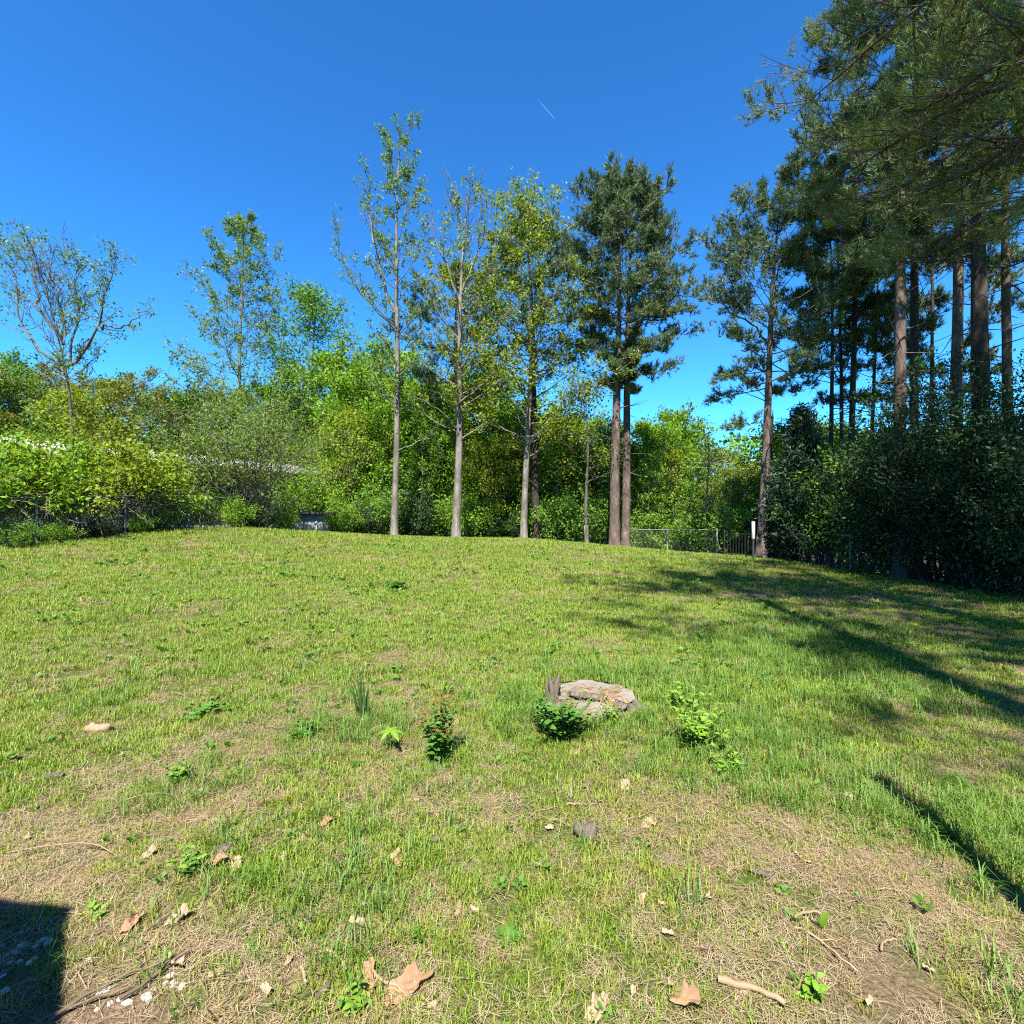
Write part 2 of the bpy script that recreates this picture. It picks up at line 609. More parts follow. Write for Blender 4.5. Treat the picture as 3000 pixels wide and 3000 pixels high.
def shrub(seed, H, R, nstem=14, nleaf=6000, size=.13, r0=.035, sig=.2, width=.45, arch=.5, base=.25, low=.15, zmin=0):
    rng = np.random.default_rng(seed)
    w, lf = Geo(), Geo()
    an = []
    for i in range(nstem):
        az = i * 2.4 + rng.random()
        k = math.sqrt((i + .5) / nstem)
        h = H * (1.0 - .45 * k * k) * (.8 + .3 * rng.random())
        out = R * k * (.75 + .4 * rng.random())
        p0 = np.array([math.cos(az), math.sin(az), 0]) * base * k
        t = np.linspace(0, 1, 7)
        P = np.stack([p0[0] + math.cos(az) * out * t ** (1 + arch), p0[1] + math.sin(az) * out * t ** (1 + arch), h * t ** .9], -1)
        P[1:] += rng.normal(size=(6, 3)) * .05 * H / 3
        limb_with_twigs(w, P, r0, rng, an, 8, .35, u0=low, up=.3)
    an = [a for a in an if a[0][2] > zmin * H]
    scatter_leaves(lf, an, nleaf, size, rng, sig, width)
    return w, lf


def pine(seed, H, crown0=.45, R=3.0, nb=46, ntuft=2600, L=.22, W=.016, k=11, r0=.2, lean=(0, 0), profile=None, wob=.2,
         stubs=10, elev0=-.05, elev1=.9, side=None, limbs=(), nsub=9, keep=.55):
    rng = np.random.default_rng(seed)
    H = H * .94
    w, nd = Geo(), Geo()
    T = trunk_path(H, rng, wob, lean)
    tt = np.concatenate([[0, .25 / H, .6 / H, 1.1 / H], np.linspace(0, 1, 30)[2:]])
    TP = np.array([at_path(T, t) for t in tt])
    rad = r0 * (1 - tt ** 1.3 * .9)
    rad[:4] *= (1.5, 1.22, 1.1, 1.03)
    tube(w, TP, rad, 12, rough=.15, rng=rng)
    prof = profile or (lambda s: (math.sin(min(1, .18 + s * .85) * PI) ** .55) * (1.05 - .3 * s))
    an = []
    for i in range(nb):
        s = (i + rng.random()) / nb
        t = crown0 + (1 - crown0) * s * .985
        p = at_path(T, t)
        az = i * 2.39996 + rng.random()
        l = R * prof(s) * (.6 + .6 * rng.random())
        if side:
            l *= side(az, s)
        if l < .2:
            continue
        el = elev0 + (elev1 - elev0) * s ** 1.3 + rng.normal() * .12
        d = np.array([math.cos(az) * math.cos(el), math.sin(az) * math.cos(el), math.sin(el)])
        P = curve_path(p, d, l, 7, rng, .35, .28)
        limb_with_twigs(w, P, max(.014, r0 * .26 * (1.1 - t)), rng, an, nsub, .34, u0=.42, tip_r=.008, up=.5, flat=True)
    for (pts, rr, ns) in limbs:
        P0 = np.array(pts, float)
        P = np.array([at_path(P0, x) for x in np.linspace(0, 1, 12)]) + rng.normal(size=(12, 3)) * .05
        limb_with_twigs(w, P, rr, rng, an, ns, .30, u0=.3, tip_r=.008, up=.4, flat=True)
    for i in range(stubs):
        t = crown0 * (.45 + .6 * rng.random())
        p = at_path(T, t)
        az = rng.random() * 6.28
        d = np.array([math.cos(az), math.sin(az), .1 + .3 * rng.normal()])
        P = curve_path(p, d, .5 + 1.5 * rng.random(), 5, rng, -.1, .3)
        tube(w, P, np.linspace(.022, .006, 5), 4)
    A = np.array([a[0] for a in an])
    D = np.array([a[1] for a in an])
    pick = rng.permutation(len(A))[:max(8, int(len(A) * keep))]
    i = rng.choice(pick, ntuft)
    Pn = A[i] + rng.normal(size=(ntuft, 3)) * .085
    Dn = unit(D[i] * .7 + np.array([0, 0, .55]) + rng.normal(size=(ntuft, 3)) * .25)
    tufts(nd, Pn, Dn, L, W, k, rng)
    return w, nd


def cedar(seed, H, R, nleaf=9000, size=.16, r0=.1):
    return broadleaf(seed, H, .04, R, 60, nleaf, size, r0, profile=lambda s: (1 - s) ** .75 + .06, elev=.5, sig=.13, wob=.08,
                     nsub=6, sub=.45, width=.28, limb_up=.5)


def plant_tree(name, label, cat, parts, bark, leafm, x, y, group=None, rz=0, scale=1.0, sink=.06):
    w, lf = parts if isinstance(parts, tuple) else (None, None)
    t = thing(name, label, cat, (x, y, gz(x, y) - sink), rz, group, scale)
    wm = w.mesh('trunk', M[bark], True) if isinstance(w, Geo) else w
    obj('trunk', wm, t)
    lm = lf.mesh('crown', M[leafm]) if isinstance(lf, Geo) else lf
    if lm is not None and len(lm.vertices):
        c = obj('crown', lm, t)
        c['kind'] = 'stuff'
    return t, (wm, lm)


def spot(px, py, d):
    """a measured bearing and height turned into metres at a known distance"""
    return np.array([(px - 1500) / 1500 * d, d, EYE - (py - 1510) / 1500 * d])


# ------------------------------------------------------------------ the ground
def grid_axis(n, near, far):
    u = np.linspace(-1, 1, n)
    return np.sign(u) * (np.abs(u) * near + np.abs(u) ** 5 * (far - near))


gx = grid_axis(361, 30, 3000)
gy = grid_axis(361, 30, 3000) + 6
XX, YY = np.meshgrid(gx, gy)
ZZ = np.concatenate([zg(XX[r], YY[r]) for r in range(len(gy))])
g = Geo()
nx = len(gx)
ii = (np.arange(nx - 1)[:, None] * nx + np.arange(nx - 1)[None]).ravel()
g.add(np.stack([XX.ravel(), YY.ravel(), ZZ], -1), np.stack([ii, ii + 1, ii + nx + 1, ii + nx], -1))
lawn = obj('lawn_ground', g.mesh('lawn_ground', M['ground'], True))
lawn['kind'] = 'structure'
lawn['label'] = 'sloping yard ground of thatch, soil and thin turf'


# ------------------------------------------------------------------ buildings behind the left fence
def frame_box(name, parent, material, x0, x1, y0, y1, z0, z1, bev=0):
    g = Geo()
    box(g, x0, x1, y0, y1, z0, z1)
    o = obj(name, g.mesh(name, material), parent)
    if bev:
        b = o.modifiers.new('bevel', 'BEVEL')
        b.width = bev
        b.segments = 2
    return o


HA, HB = np.array([-23.5, 14.5]), np.array([-11.8, 34.5])      # the long front of the house
hl = float(np.linalg.norm(HB - HA))
hrz = math.atan2(*(HB - HA)[::-1])
hz = .75
house = thing('house', 'long low beige house with pale roof edge, half hidden behind the fence bushes', 'house', (HA[0], HA[1], hz), hrz)
frame_box('wall', house, M['siding'], 0, hl, 0, 4.3, .75, 3.45)
frame_box('skirting', house, M['skirt'], .05, hl - .05, .05, 4.2, -.6, .75)
for k in range(11):
    o_g = Geo()
    z = .80 + k * .235
    o_g.add([(-.02, -.004, z + .23), (hl + .02, -.004, z + .23), (hl + .02, -.03, z), (-.02, -.03, z), (-.02, 0, z), (hl + .02, 0, z)],
            [(0, 3, 2, 1), (3, 4, 5, 2)])
    obj('siding_board', o_g.mesh('siding_board', M['siding']), house)
g = Geo()
V = [(-.5, -.7, 3.40), (hl + .5, -.7, 3.40), (hl + .5, 2.15, 4.2), (-.5, 2.15, 4.2), (hl + .5, 5.0, 3.40), (-.5, 5.0, 3.40)]
V += [(a, b, c - .10) for a, b, c in V]
g.add(V, [(0, 1, 2, 3), (3, 2, 4, 5), (7, 6, 9, 8), (8, 9, 11, 10), (0, 3, 9, 6), (3, 5, 11, 9), (1, 7, 8, 2), (2, 8, 10, 4)])
obj('roof', g.mesh('roof', M['roof']), house)
frame_box('fascia', house, M['skirt'], -.5, hl + .5, -.74, -.703, 3.30, 3.46)
for wx in (4.2, 9.5, 15.0, 21.0):
    w_ = frame_box('window', house, M['glass'], wx, wx + 1.1, -.05, -.02, 1.5, 2.75)
    frame_box('frame', w_, M['white'], wx - .07, wx, -.07, -.01, 1.43, 2.82)
    frame_box('frame', w_, M['white'], wx + 1.1, wx + 1.17, -.07, -.01, 1.43, 2.82)
    frame_box('frame', w_, M['white'], wx, wx + 1.1, -.069, -.01, 2.75, 2.82)
    frame_box('sill', w_, M['white'], wx - .0, wx + 1.1, -.09, -.01, 1.43, 1.50)
    frame_box('mullion', w_, M['white'], wx + .53, wx + .58, -.062, -.045, 1.5, 2.75)

sp_ = spot(890, 1560, 26.5)
shed = thing('storage_shed', 'low whitewashed storage shed with dark overhanging flat roof behind the lawn', 'shed', (sp_[0], sp_[1], gz(sp_[0], sp_[1]) - .15), .12)
frame_box('wall', shed, M['shedw'], -1.35, 1.35, -.6, .6, 0, 1.15)
frame_box('roof', shed, M['roof_dark'], -1.7, 1.7, -.85, .8, 1.15, 1.27, .01)
for k, x in enumerate((-.78, -.0, .78)):
    frame_box('batten', shed, M['skirt'], x - .03, x + .03, -.625, -.602, .02, 0.95)
frame_box('base_board', shed, M['wood'], -1.38, 1.38, -.66, -.63, -.02, .10)

# ------------------------------------------------------------------ unseen porch, roof outline shaped to cast the near left shadow; post beside the photographer
porch = thing('porch', 'unseen timber porch with shingle roof shaped to shade the stony bare ground', 'porch', (0, 0, 0))
shade = 2.45 / math.tan(SUN_EL)
ox, oy = math.sin(SUN_AZ) * shade, math.cos(SUN_AZ) * shade
rc = np.array([(-1.80 - ox, 2.10 - oy), (-4.6 - ox, 2.40 - oy), (-4.6 - ox, -2.5 - oy), (.1 - ox, -2.5 - oy), (-.9 - ox, .95 - oy), (-1.74 - ox, 2.00 - oy)])
g = Geo()
n_ = len(rc)
V = [(x, y, 2.45) for x, y in rc] + [(x, y, 2.33) for x, y in rc]
for k in range(n_):
    g.add([V[k], V[(k + 1) % n_], V[n_ + (k + 1) % n_], V[n_ + k]], [(0, 1, 2, 3)])
g.add(V[:n_], [list(range(n_))])
g.add(V[n_:], [list(range(n_))[::-1]])
obj('roof', g.mesh('roof', M['shingle']), porch)
for (x, y) in ((-2.25, .30), (-4.4, .40), (-4.4, -3.4), (-1.3, -1.3)):
    z = gz(x, y)
    frame_box('post', porch, M['wood'], x - .06, x + .06, y - .06, y + .06, z - .05, 2.33)
frame_box('beam', porch, M['wood'], -4.5, -2.15, .24, .36, 2.17, 2.325)
frame_box('deck', porch, M['wood'], -4.6, -1.9, -3.6, -.6, -.05, .18)

post = thing('timber_post', 'tall rough timber post planted at the yard edge', 'post', (2.04, 1.35, gz(2.04, 1.35) - .1))
ph = 1.72 * math.tan(SUN_EL) + .1
prng = np.random.default_rng(3)
g = Geo()
tube(g, [(0, 0, t * ph) for t in np.linspace(0, 1, 9)], [.06, .058, .056, .057, .055, .056, .053, .052, .05], 8, True, .08, prng)
obj('shaft', g.mesh('shaft', M['wood'], True), post)
g = Geo()
tube(g, [(0, 0, ph), (0, 0, ph + .05), (0, 0, ph + .09)], [.06, .058, .01], 8, True)
obj('cap', g.mesh('cap', M['metal_dark'], True), post)


# ------------------------------------------------------------------ chain link fences
def fence(name, label, pts, step=2.6, h=1.22, dark=False, rail=True, skip=()):
    pts = np.array(pts, float)
    root = thing(name, label, 'fence', (pts[0][0], pts[0][1], gz(*pts[0])))
    base = np.array(root.location)
    seg = np.linalg.norm(np.diff(pts, axis=0), axis=1)
    s = np.concatenate([[0], np.cumsum(seg)])
    tot = s[-1]
    xy = lambda u: np.array([np.interp(u, s, pts[:, 0]), np.interp(u, s, pts[:, 1])])
    n = max(2, int(round(tot / step)) + 1)
    mm = M['metal_dark'] if dark else M['metal']
    for k, u in enumerate(np.linspace(0, tot, n)):
        p = xy(u)
        z = gz(*p)
        q = np.array([p[0], p[1], z]) - base
        g = Geo()
        lean = prng.normal(size=2) * .02
        tube(g, [(q[0], q[1], q[2] - .2), (q[0] + lean[0], q[1] + lean[1], q[2] + h + .03), (q[0] + lean[0], q[1] + lean[1], q[2] + h + .08)], [.032, .032, .01], 8, True)
        obj('post', g.mesh('post', mm, True), root)
    u = np.linspace(0, tot, n * 2)
    P = np.array([[*xy(a), gz(*xy(a)) + h] for a in u]) - base
    if rail:
        g = Geo()
        tube(g, P, np.full(len(P), .02), 6)
        obj('top_rail', g.mesh('top_rail', mm, True), root)
    g = Geo()
    sp = .075
    nw = int(tot / sp)
    k = np.arange(nw) * sp
    for sgn in (1, -1):
        a, b = (k, np.minimum(k + h * .8, tot)) if sgn > 0 else (np.minimum(k + h * .8, tot), k)
        pa = np.stack([np.interp(a, s, pts[:, 0]), np.interp(a, s, pts[:, 1])], -1)
        pb = np.stack([np.interp(b, s, pts[:, 0]), np.interp(b, s, pts[:, 1])], -1)
        A = np.column_stack([pa, zg(pa[:, 0], pa[:, 1]) + .03]) - base
        B = np.column_stack([pb, zg(pb[:, 0], pb[:, 1]) + h - .02]) - base
        d = unit(B - A)
        nrm = np.array([d[0][1], -d[0][0], 0])
        sd = unit(np.cross(d, unit(nrm + 1e-6))) * .0015
        o2 = unit(np.cross(d, sd)) * .0015
        V = np.stack([A - sd, A + sd, A + o2, B - sd, B + sd, B + o2], 1).reshape(-1, 3)
        i = np.arange(nw)[:, None] * 6
        F = np.concatenate([i + np.array([[0, 1, 4, 3]]), i + np.array([[1, 2, 5, 4]]), i + np.array([[2, 0, 3, 5]])])
        g.add(V, F)
    o = obj('wire_mesh', g.mesh('wire_mesh', mm), root)
    o['kind'] = 'stuff'
    return root


fence('chain_link_fence', 'galvanised chain link fence overgrown with vines along the bushes beside the house',
      [(-13.6, 8.5), (-12.8, 12.7), (-11.6, 20.5), (-10.4, 26.5)])
fence('chain_link_fence', 'low chain link fence running behind the tall tree trunks at the back of the lawn',
      [(-10.3, 27.6), (-4, 29.5), (2, 29.5), (7, 26.5), (9.2, 23.0)], 2.8)
fence('chain_link_fence', 'chain link fence standing in deep shade under the cedars and pines',
      [(10.9, 19.4), (11.6, 16.6), (13.2, 13.2), (15.2, 9.5)], 2.2)
gate = thing('metal_gate', 'dark metal gate with upright bars between the sapling and the leaning pine', 'gate', (9.3, 22.4, gz(9.3, 22.4)), math.atan2(19.9 - 22.4, 10.2 - 9.3))
gl_ = 2.0
for x in (0, gl_):
    g = Geo()
    tube(g, [(x, 0, -.1), (x, 0, 1.15), (x, 0, 1.2)], [.035, .035, .01], 8, True)
    obj('post', g.mesh('post', M['metal_dark'], True), gate)
for z in (.18, 1.05):
    g = Geo()
    tube(g, [(0, 0, z), (gl_, 0, z)], [.018, .018], 6)
    obj('rail', g.mesh('rail', M['metal_dark'], True), gate)
g = Geo()
tube(g, [(0, 0, .18), (0, 0, 1.05)], [.011, .011], 5)
bar_me = g.mesh('bar', M['metal_dark'])
for k in range(1, 12):
    obj('bar', bar_me, gate, (k * gl_ / 12, .002, 0))

mp_ = spot(2207, 1640, 19.2)
mk = thing('marker_post', 'thin dark stake with white sleeve beside the leaning pine trunk', 'post', (mp_[0], mp_[1], gz(mp_[0], mp_[1]) - .05))
g = Geo()
tube(g, [(0, 0, 0), (0, 0, .85)], [.04, .04], 8, True)
obj('stake', g.mesh('stake', M['metal_dark'], True), mk)
g = Geo()
tube(g, [(0, 0, .84), (0, 0, .86), (0, 0, 1.48), (0, 0, 1.5)], [.05, .062, .062, .05], 10, True)
obj('sleeve', g.mesh('sleeve', M['skirt'], True), mk)

up_ = spot(1071, 1400, 37)
pole = thing('utility_pole', 'rust brown wooden utility pole among the bright green trees', 'utility pole', (up_[0], up_[1], gz(up_[0], up_[1])))
hp = spot(1071, 1240, 37)[2] - gz(up_[0], up_[1])
g = Geo()
tube(g, [(0, 0, -.2), (0, 0, hp * .5), (0, 0, hp)], [.17, .155, .13], 10, True)
obj('shaft', g.mesh('shaft', M['pole'], True), pole)
g = Geo()
box(g, -.9, .9, -.19, -.14, hp - .75, hp - .63)
obj('crossarm', g.mesh('crossarm', M['pole']), pole)
for x in (-.75, .75):
    g = Geo()
    tube(g, [(x, -.165, hp - .63), (x, -.165, hp - .58), (x, -.165, hp - .5)], [.02, .05, .03], 8, True)
    obj('insulator', g.mesh('insulator', M['white'], True), pole)
for dz, lab in ((0, 'upper thin overhead wire sagging across the wood behind the twin pines'), (-.32, 'lower thin overhead wire sagging across the wood behind the twin pines')):
    a = np.array([up_[0], up_[1] - .16, gz(up_[0], up_[1]) + hp - .5 + dz])
    b = np.array([30.0, 31.0, 5.2 + dz])
    t = np.linspace(0, 1, 24)[:, None]
    P = a + (b - a) * t
    P[:, 2] -= 1.3 * 4 * (t * (1 - t))[:, 0]
    g = Geo()
    tube(g, P, np.full(24, .013), 4)
    tag(obj('overhead_wire', g.mesh('overhead_wire', M['metal'])), lab, 'wire')

# a short aircraft trail far up
m_, nt_, out_ = mat('ice_trail')
tr_ = nt_.nodes.new('ShaderNodeBsdfTransparent')
df_ = nt_.nodes.new('ShaderNodeBsdfDiffuse')
df_.inputs[0].default_value = (.85, .9, .95, 1)
mx_ = nt_.nodes.new('ShaderNodeMixShader')
mx_.inputs[0].default_value = .055
nt_.links.new(tr_.outputs[0], mx_.inputs[1])
nt_.links.new(df_.outputs[0], mx_.inputs[2])
nt_.links.new(mx_.outputs[0], out_.inputs[0])
g = Geo()
a, b = spot(1578, 294, 4000), spot(1626, 349, 4000)
t = np.linspace(0, 1, 8)[:, None]
tube(g, a + (b - a) * t, [1.0, 2, 3, 3.5, 3.5, 3.5, 3, 1], 6)
tag(obj('contrail', g.mesh('contrail', m_)), 'short faint white aircraft trail high in the blue sky', 'contrail')


# ------------------------------------------------------------------ trees round the lawn
def rel(px, py, d, x, y, dy=0.0):
    """a point of a limb relative to a trunk standing at x, y"""
    p = spot(px, py, d + dy)
    return (p[0] - x, p[1] - y, p[2] - gz(x, y))


# poplar with two stems and a long left limb
x, y = spot(1154, 1555, 26)[:2]
R_ = lambda px, py, dy=0: rel(px, py, 26, x, y, dy)
H = R_(1180, 300)[2]
plant_tree('poplar_tree', 'tallest slender poplar with pale forked trunk and small sparse leaves', 'tree',
           broadleaf(11, H, .30, 3.1, 40, 6500, .15, .18, (R_(1180, 325)[0] / H, 0), lambda s: (1 - .62 * s) * (.45 + .65 * min(1, s * 2.2)), .62, .075, .25,
                     [([R_(1160, 935), R_(1120, 800, .3), R_(1085, 640, .6), R_(1078, 520, .8)], .10, 13),
                      ([R_(1155, 960), R_(1080, 880, -.4), R_(1020, 800, -.7), R_(985, 650, -.8)], .075, 13),
                      ([R_(1157, 1180), R_(1090, 1080, -.5), R_(1000, 985, -.9)], .045, 6),
                      ([R_(1160, 1320), R_(1230, 1290, -.3), R_(1290, 1240, -.6)], .04, 4)], 6, .36, limb_up=.45, tip=.010, keep_f=.5), 'bark_pale', 'leaf_poplar', x, y)

# grey tree with a bare fan of upper limbs
x, y = spot(1335, 1578, 25)[:2]
R_ = lambda px, py, dy=0: rel(px, py, 25, x, y, dy)
H = R_(1370, 510)[2]
plant_tree('half_bare_tree', 'straight grey trunk with bare pale upper limbs and few leaf tufts', 'tree',
           broadleaf(12, H, .28, 3.1, 40, 4200, .15, .21, (R_(1370, 510)[0] / H, 0), lambda s: (.55 + .5 * math.sin(s * PI)), .7, .08, .25,
                     [([R_(1350, 900), R_(1310, 780), R_(1275, 700), R_(1265, 600)], .07, 6),
                      ([R_(1350, 860), R_(1420, 700, .5), R_(1425, 590, .6)], .06, 5),
                      ([R_(1348, 1080), R_(1440, 960, -.5), R_(1540, 860, -.9)], .065, 8),
                      ([R_(1345, 1180), R_(1450, 1090, .4), R_(1530, 1010, .8)], .05, 7),
                      ([R_(1340, 1250), R_(1260, 1180, -.4), R_(1150, 1130, -.6)], .04, 6)], 5, .36, bare=.4, tip=.011, keep_f=.5), 'bark_pale', 'leaf_yellow', x, y)

# yellow-green maple with the low forked limbs
x, y = spot(1534, 1580, 27)[:2]
R_ = lambda px, py, dy=0: rel(px, py, 27, x, y, dy)
H = R_(1560, 625)[2]
plant_tree('maple_tree', 'yellow green leafy maple whose pale trunk has low bare forked limbs', 'tree',
           broadleaf(13, H, .26, 4.4, 50, 19000, .17, .19, (R_(1560, 580)[0] / H, 0), lambda s: (.65 + .55 * math.sin(min(1, s * 1.15) * PI)), .42, .17, .25,
                     [([R_(1545, 1300), R_(1480, 1255, -.4), R_(1420, 1215, -.8), R_(1380, 1160, -1)], .07, 5),
                      ([R_(1547, 1295), R_(1600, 1240, -.6), R_(1680, 1170, -1), R_(1760, 1100, -1.2)], .075, 6),
                      ([R_(1548, 1130), R_(1650, 1050, -.6), R_(1760, 980, -1)], .06, 9),
                      ([R_(1545, 1010), R_(1450, 900, -.8), R_(1400, 820, -1)], .06, 9)], 5, .42), 'bark_pale', 'leaf_yellow', x, y)

# pine whose dark trunk stands beside the maple
x, y = spot(1574, 1583, 28)[:2]
R_ = lambda px, py, dy=0: rel(px, py, 28, x, y, dy)
H = R_(1540, 535)[2]
plant_tree('pine_tree', 'pine with very dark trunk rising behind the yellow green maple', 'tree',
           pine(21, H, .50, 3.6, 52, 3600, .27, .03, 11, .22, (R_(1540, 535)[0] / H, 0)), 'bark_dark', 'needle', x, y)

x, y = spot(1352, 1570, 32)[:2]
R_ = lambda px, py, dy=0: rel(px, py, 32, x, y, dy)
H = R_(1330, 735)[2]
plant_tree('pine_tree', 'dark pine standing behind the half bare grey tree', 'tree',
           pine(22, H, .50, 4.3, 46, 3600, .28, .032, 11, .23, (R_(1330, 735)[0] / H, 0)), 'bark_dark', 'needle', x, y)

# twin pines
prof2 = lambda s: .34 if s < .22 else .45 + .62 * math.sin(min(1, max(0, (s - .12) / .86)) ** 1.25 * PI) ** .5
for k, (px, py, d, top, lab, sd, ends) in enumerate((
        (1800, 1606, 25, 480, 'front trunk of the twin tall pines with broad rounded crown', 23, ((1700, 640), (1690, 800), (1720, 905), (1700, 1010), (1950, 1000))),
        (1832, 1598, 26.2, 505, 'rear darker trunk of the twin tall pines', 24, ((2050, 700), (2010, 790), (2065, 845), (2045, 965), (1990, 1060), (1960, 640), (2030, 905))))):
    x, y = spot(px, py, d)[:2]
    H = rel(px + 15, top + 25, d, x, y)[2]
    lm_ = []
    for q, (ex, ey) in enumerate(ends):
        e = np.array(rel(ex, ey, d, x, y, -.8 + .5 * (q % 4)))
        st_ = np.array([.012 * e[2], 0, e[2] - .25 * math.hypot(e[0], e[1]) + .1])
        lm_.append(([st_, st_ + (e - st_) * .5 + [0, 0, -.12], e], .05, 12))
    plant_tree('pine_tree', lab, 'tree', pine(sd, H, .46, 3.0, 58, 6200, .26, .030, 11, .25 - .02 * k, (.012 + .004 * k, 0), prof2, .15, 18, -.05, 1.05, None, lm_), 'bark_pine', 'needle', x, y)

# thin crooked tree between the maple and the twin pines
x, y = spot(1720, 1607, 26)[:2]
plant_tree('sapling_tree', 'thin crooked tree with bare twigs left of the twin pines', 'tree',
           broadleaf(14, 9.5, .35, 2.2, 24, 1500, .16, .105, (-.035, 0), None, .5, .3, .35, bare=.3), 'bark_grey', 'leaf_yellow', x, y)
x, y = spot(2068, 1622, 24)[:2]
plant_tree('sapling_tree', 'thin pale sapling with few leaves by the dark gate', 'tree',
           broadleaf(15, 6.9, .3, 1.2, 18, 420, .12, .075, (.01, 0), None, .8, .15, .2, bare=.3), 'bark_pale', 'leaf_olive', x, y)
x, y = spot(2015, 1618, 25.5)[:2]
plant_tree('sapling_tree', 'short slim sapling growing by the back fence post', 'tree',
           broadleaf(16, 4.2, .3, 1.0, 14, 500, .12, .05, (-.01, 0), None, .8, .15, .2), 'bark_grey', 'leaf_bright', x, y)

# the pine with the broken snag beside it
x, y = spot(2228, 1640, 20)[:2]
R_ = lambda px, py, dy=0: rel(px, py, 20, x, y, dy)
H = R_(2285, 545)[2]
plant_tree('pine_tree', 'leaning pine with flaky trunk and one long low left branch', 'tree',
           pine(25, H, .48, 2.7, 50, 4600, .24, .026, 11, .19, (R_(2285, 480)[0] / H, 0), lambda s: .62 + .5 * math.sin(min(1, .1 + s * .9) * PI), .1, 12, -.1, 1.0, None,
                [([R_(2250, 1000), R_(2190, 935, -.3), R_(2120, 890, -.5), R_(2060, 868, -.6)], .05, 9),
                 ([R_(2247, 1080), R_(2180, 1085, -.5), R_(2110, 1112, -.9)], .03, 6),
                 ([R_(2240, 1235), R_(2190, 1240, -.4), R_(2140, 1255, -.6)], .025, 6)]), 'bark_pine', 'needle', x, y)
x, y = spot(2247, 1640, 20.4)[:2]
g = Geo()
hs = rel(2247, 1216, 20.4, x, y)[2]
q = np.linspace(0, 1, 14)
tube(g, np.stack([.12 * q * q + .03 * np.sin(q * 7), .04 * np.cos(q * 6), q * hs], -1), .19 - .06 * q, 11, True, .14, prng)
sn = thing('dead_snag', 'dead broken off trunk standing against the leaning pine', 'tree', (x, y, gz(x, y) - .05))
obj('trunk', g.mesh('trunk', M['bark_dark'], True), sn)
g = Geo()
for k in range(7):
    a = k * .9
    tube(g, [(.12 + .1 * math.cos(a), .1 * math.sin(a), hs - .05), (.12 + .11 * math.cos(a), .11 * math.sin(a), hs + .08 + .2 * prng.random())], [.035, .006], 4)
obj('splinter', g.mesh('splinter', M['bark_dark']), sn)

# pines on the right; slender trio first
pines = []
for k, (px, d, H, r, c0, Rr, lab) in enumerate((
        (2432, 22.5, 17.5, .115, .52, 2.4, 'leftmost slim trunk of the three close pines behind the cedar'),
        (2462, 23.5, 20.5, .11, .55, 2.4, 'middle slim trunk of the three close pines behind the cedar'),
        (2492, 22.0, 22.0, .15, .50, 2.7, 'stoutest trunk of the three close pines behind the cedar'),
        (2555, 24.0, 17.0, .12, .45, 2.8, 'thin pine with low shaggy branches right of the three close pines'),
        (2634, 16.0, 27.0, .185, .49, 4.3, 'tall pine with pale sunlit flaky trunk above the dark bushes'),
        (2680, 18.0, 26.5, .16, .47, 3.8, 'straight dark pine just right of the pale flaky trunk'),
        (2725, 22.0, 19.0, .11, .42, 3.0, 'thin distant pine between the straight dark pine and the stout pines'),
        (2795, 15.6, 22.5, .185, .50, 3.8, 'stout brown pine trunk above the big dark evergreen bushes'),
        (2872, 14.6, 22.0, .25, .44, 4.4, 'thickest pine trunk at the right, rising out of the evergreens'),
        (2950, 16.0, 22.0, .16, .46, 3.8, 'pine with lit reddish trunk beside the thickest pine'))):
    x, y = (px - 1500) / 1500 * d, d
    wide = .024 if d > 20 else .019
    t_, _ = plant_tree('pine_tree', lab, 'tree',
                       pine(40 + k, H, c0, Rr, 42, 3200 if k < 4 else 6200, .23, wide * 1.15, 11, r, (prng.normal() * .006, 0), None, .16, 14, -.08, .9, None, (), 9, .42),
                       'bark_pine' if k in (4, 9, 7) else 'bark_dark', 'needle', x, y)

NL = []
for (px, py, d) in ((2430, 720, 9.5), (2580, 800, 9), (2390, 560, 9), (2330, 330, 10), (2470, 140, 9), (2690, 640, 9.5), (2860, 700, 9.5), (2570, 400, 8), (2800, 280, 9),
                    (2930, 520, 9), (2540, 610, 9), (2700, 110, 8), (2640, 480, 9), (2960, 240, 9)):
    e = np.array(rel(px, py, d, 7.6, 4.3))
    st_ = np.array([0, 0, e[2] * .93 - .2])
    NL.append(([st_, st_ + (e - st_) * .35 + [0, 0, .35], st_ + (e - st_) * .7 + [0, 0, .3], e], .06, 16))
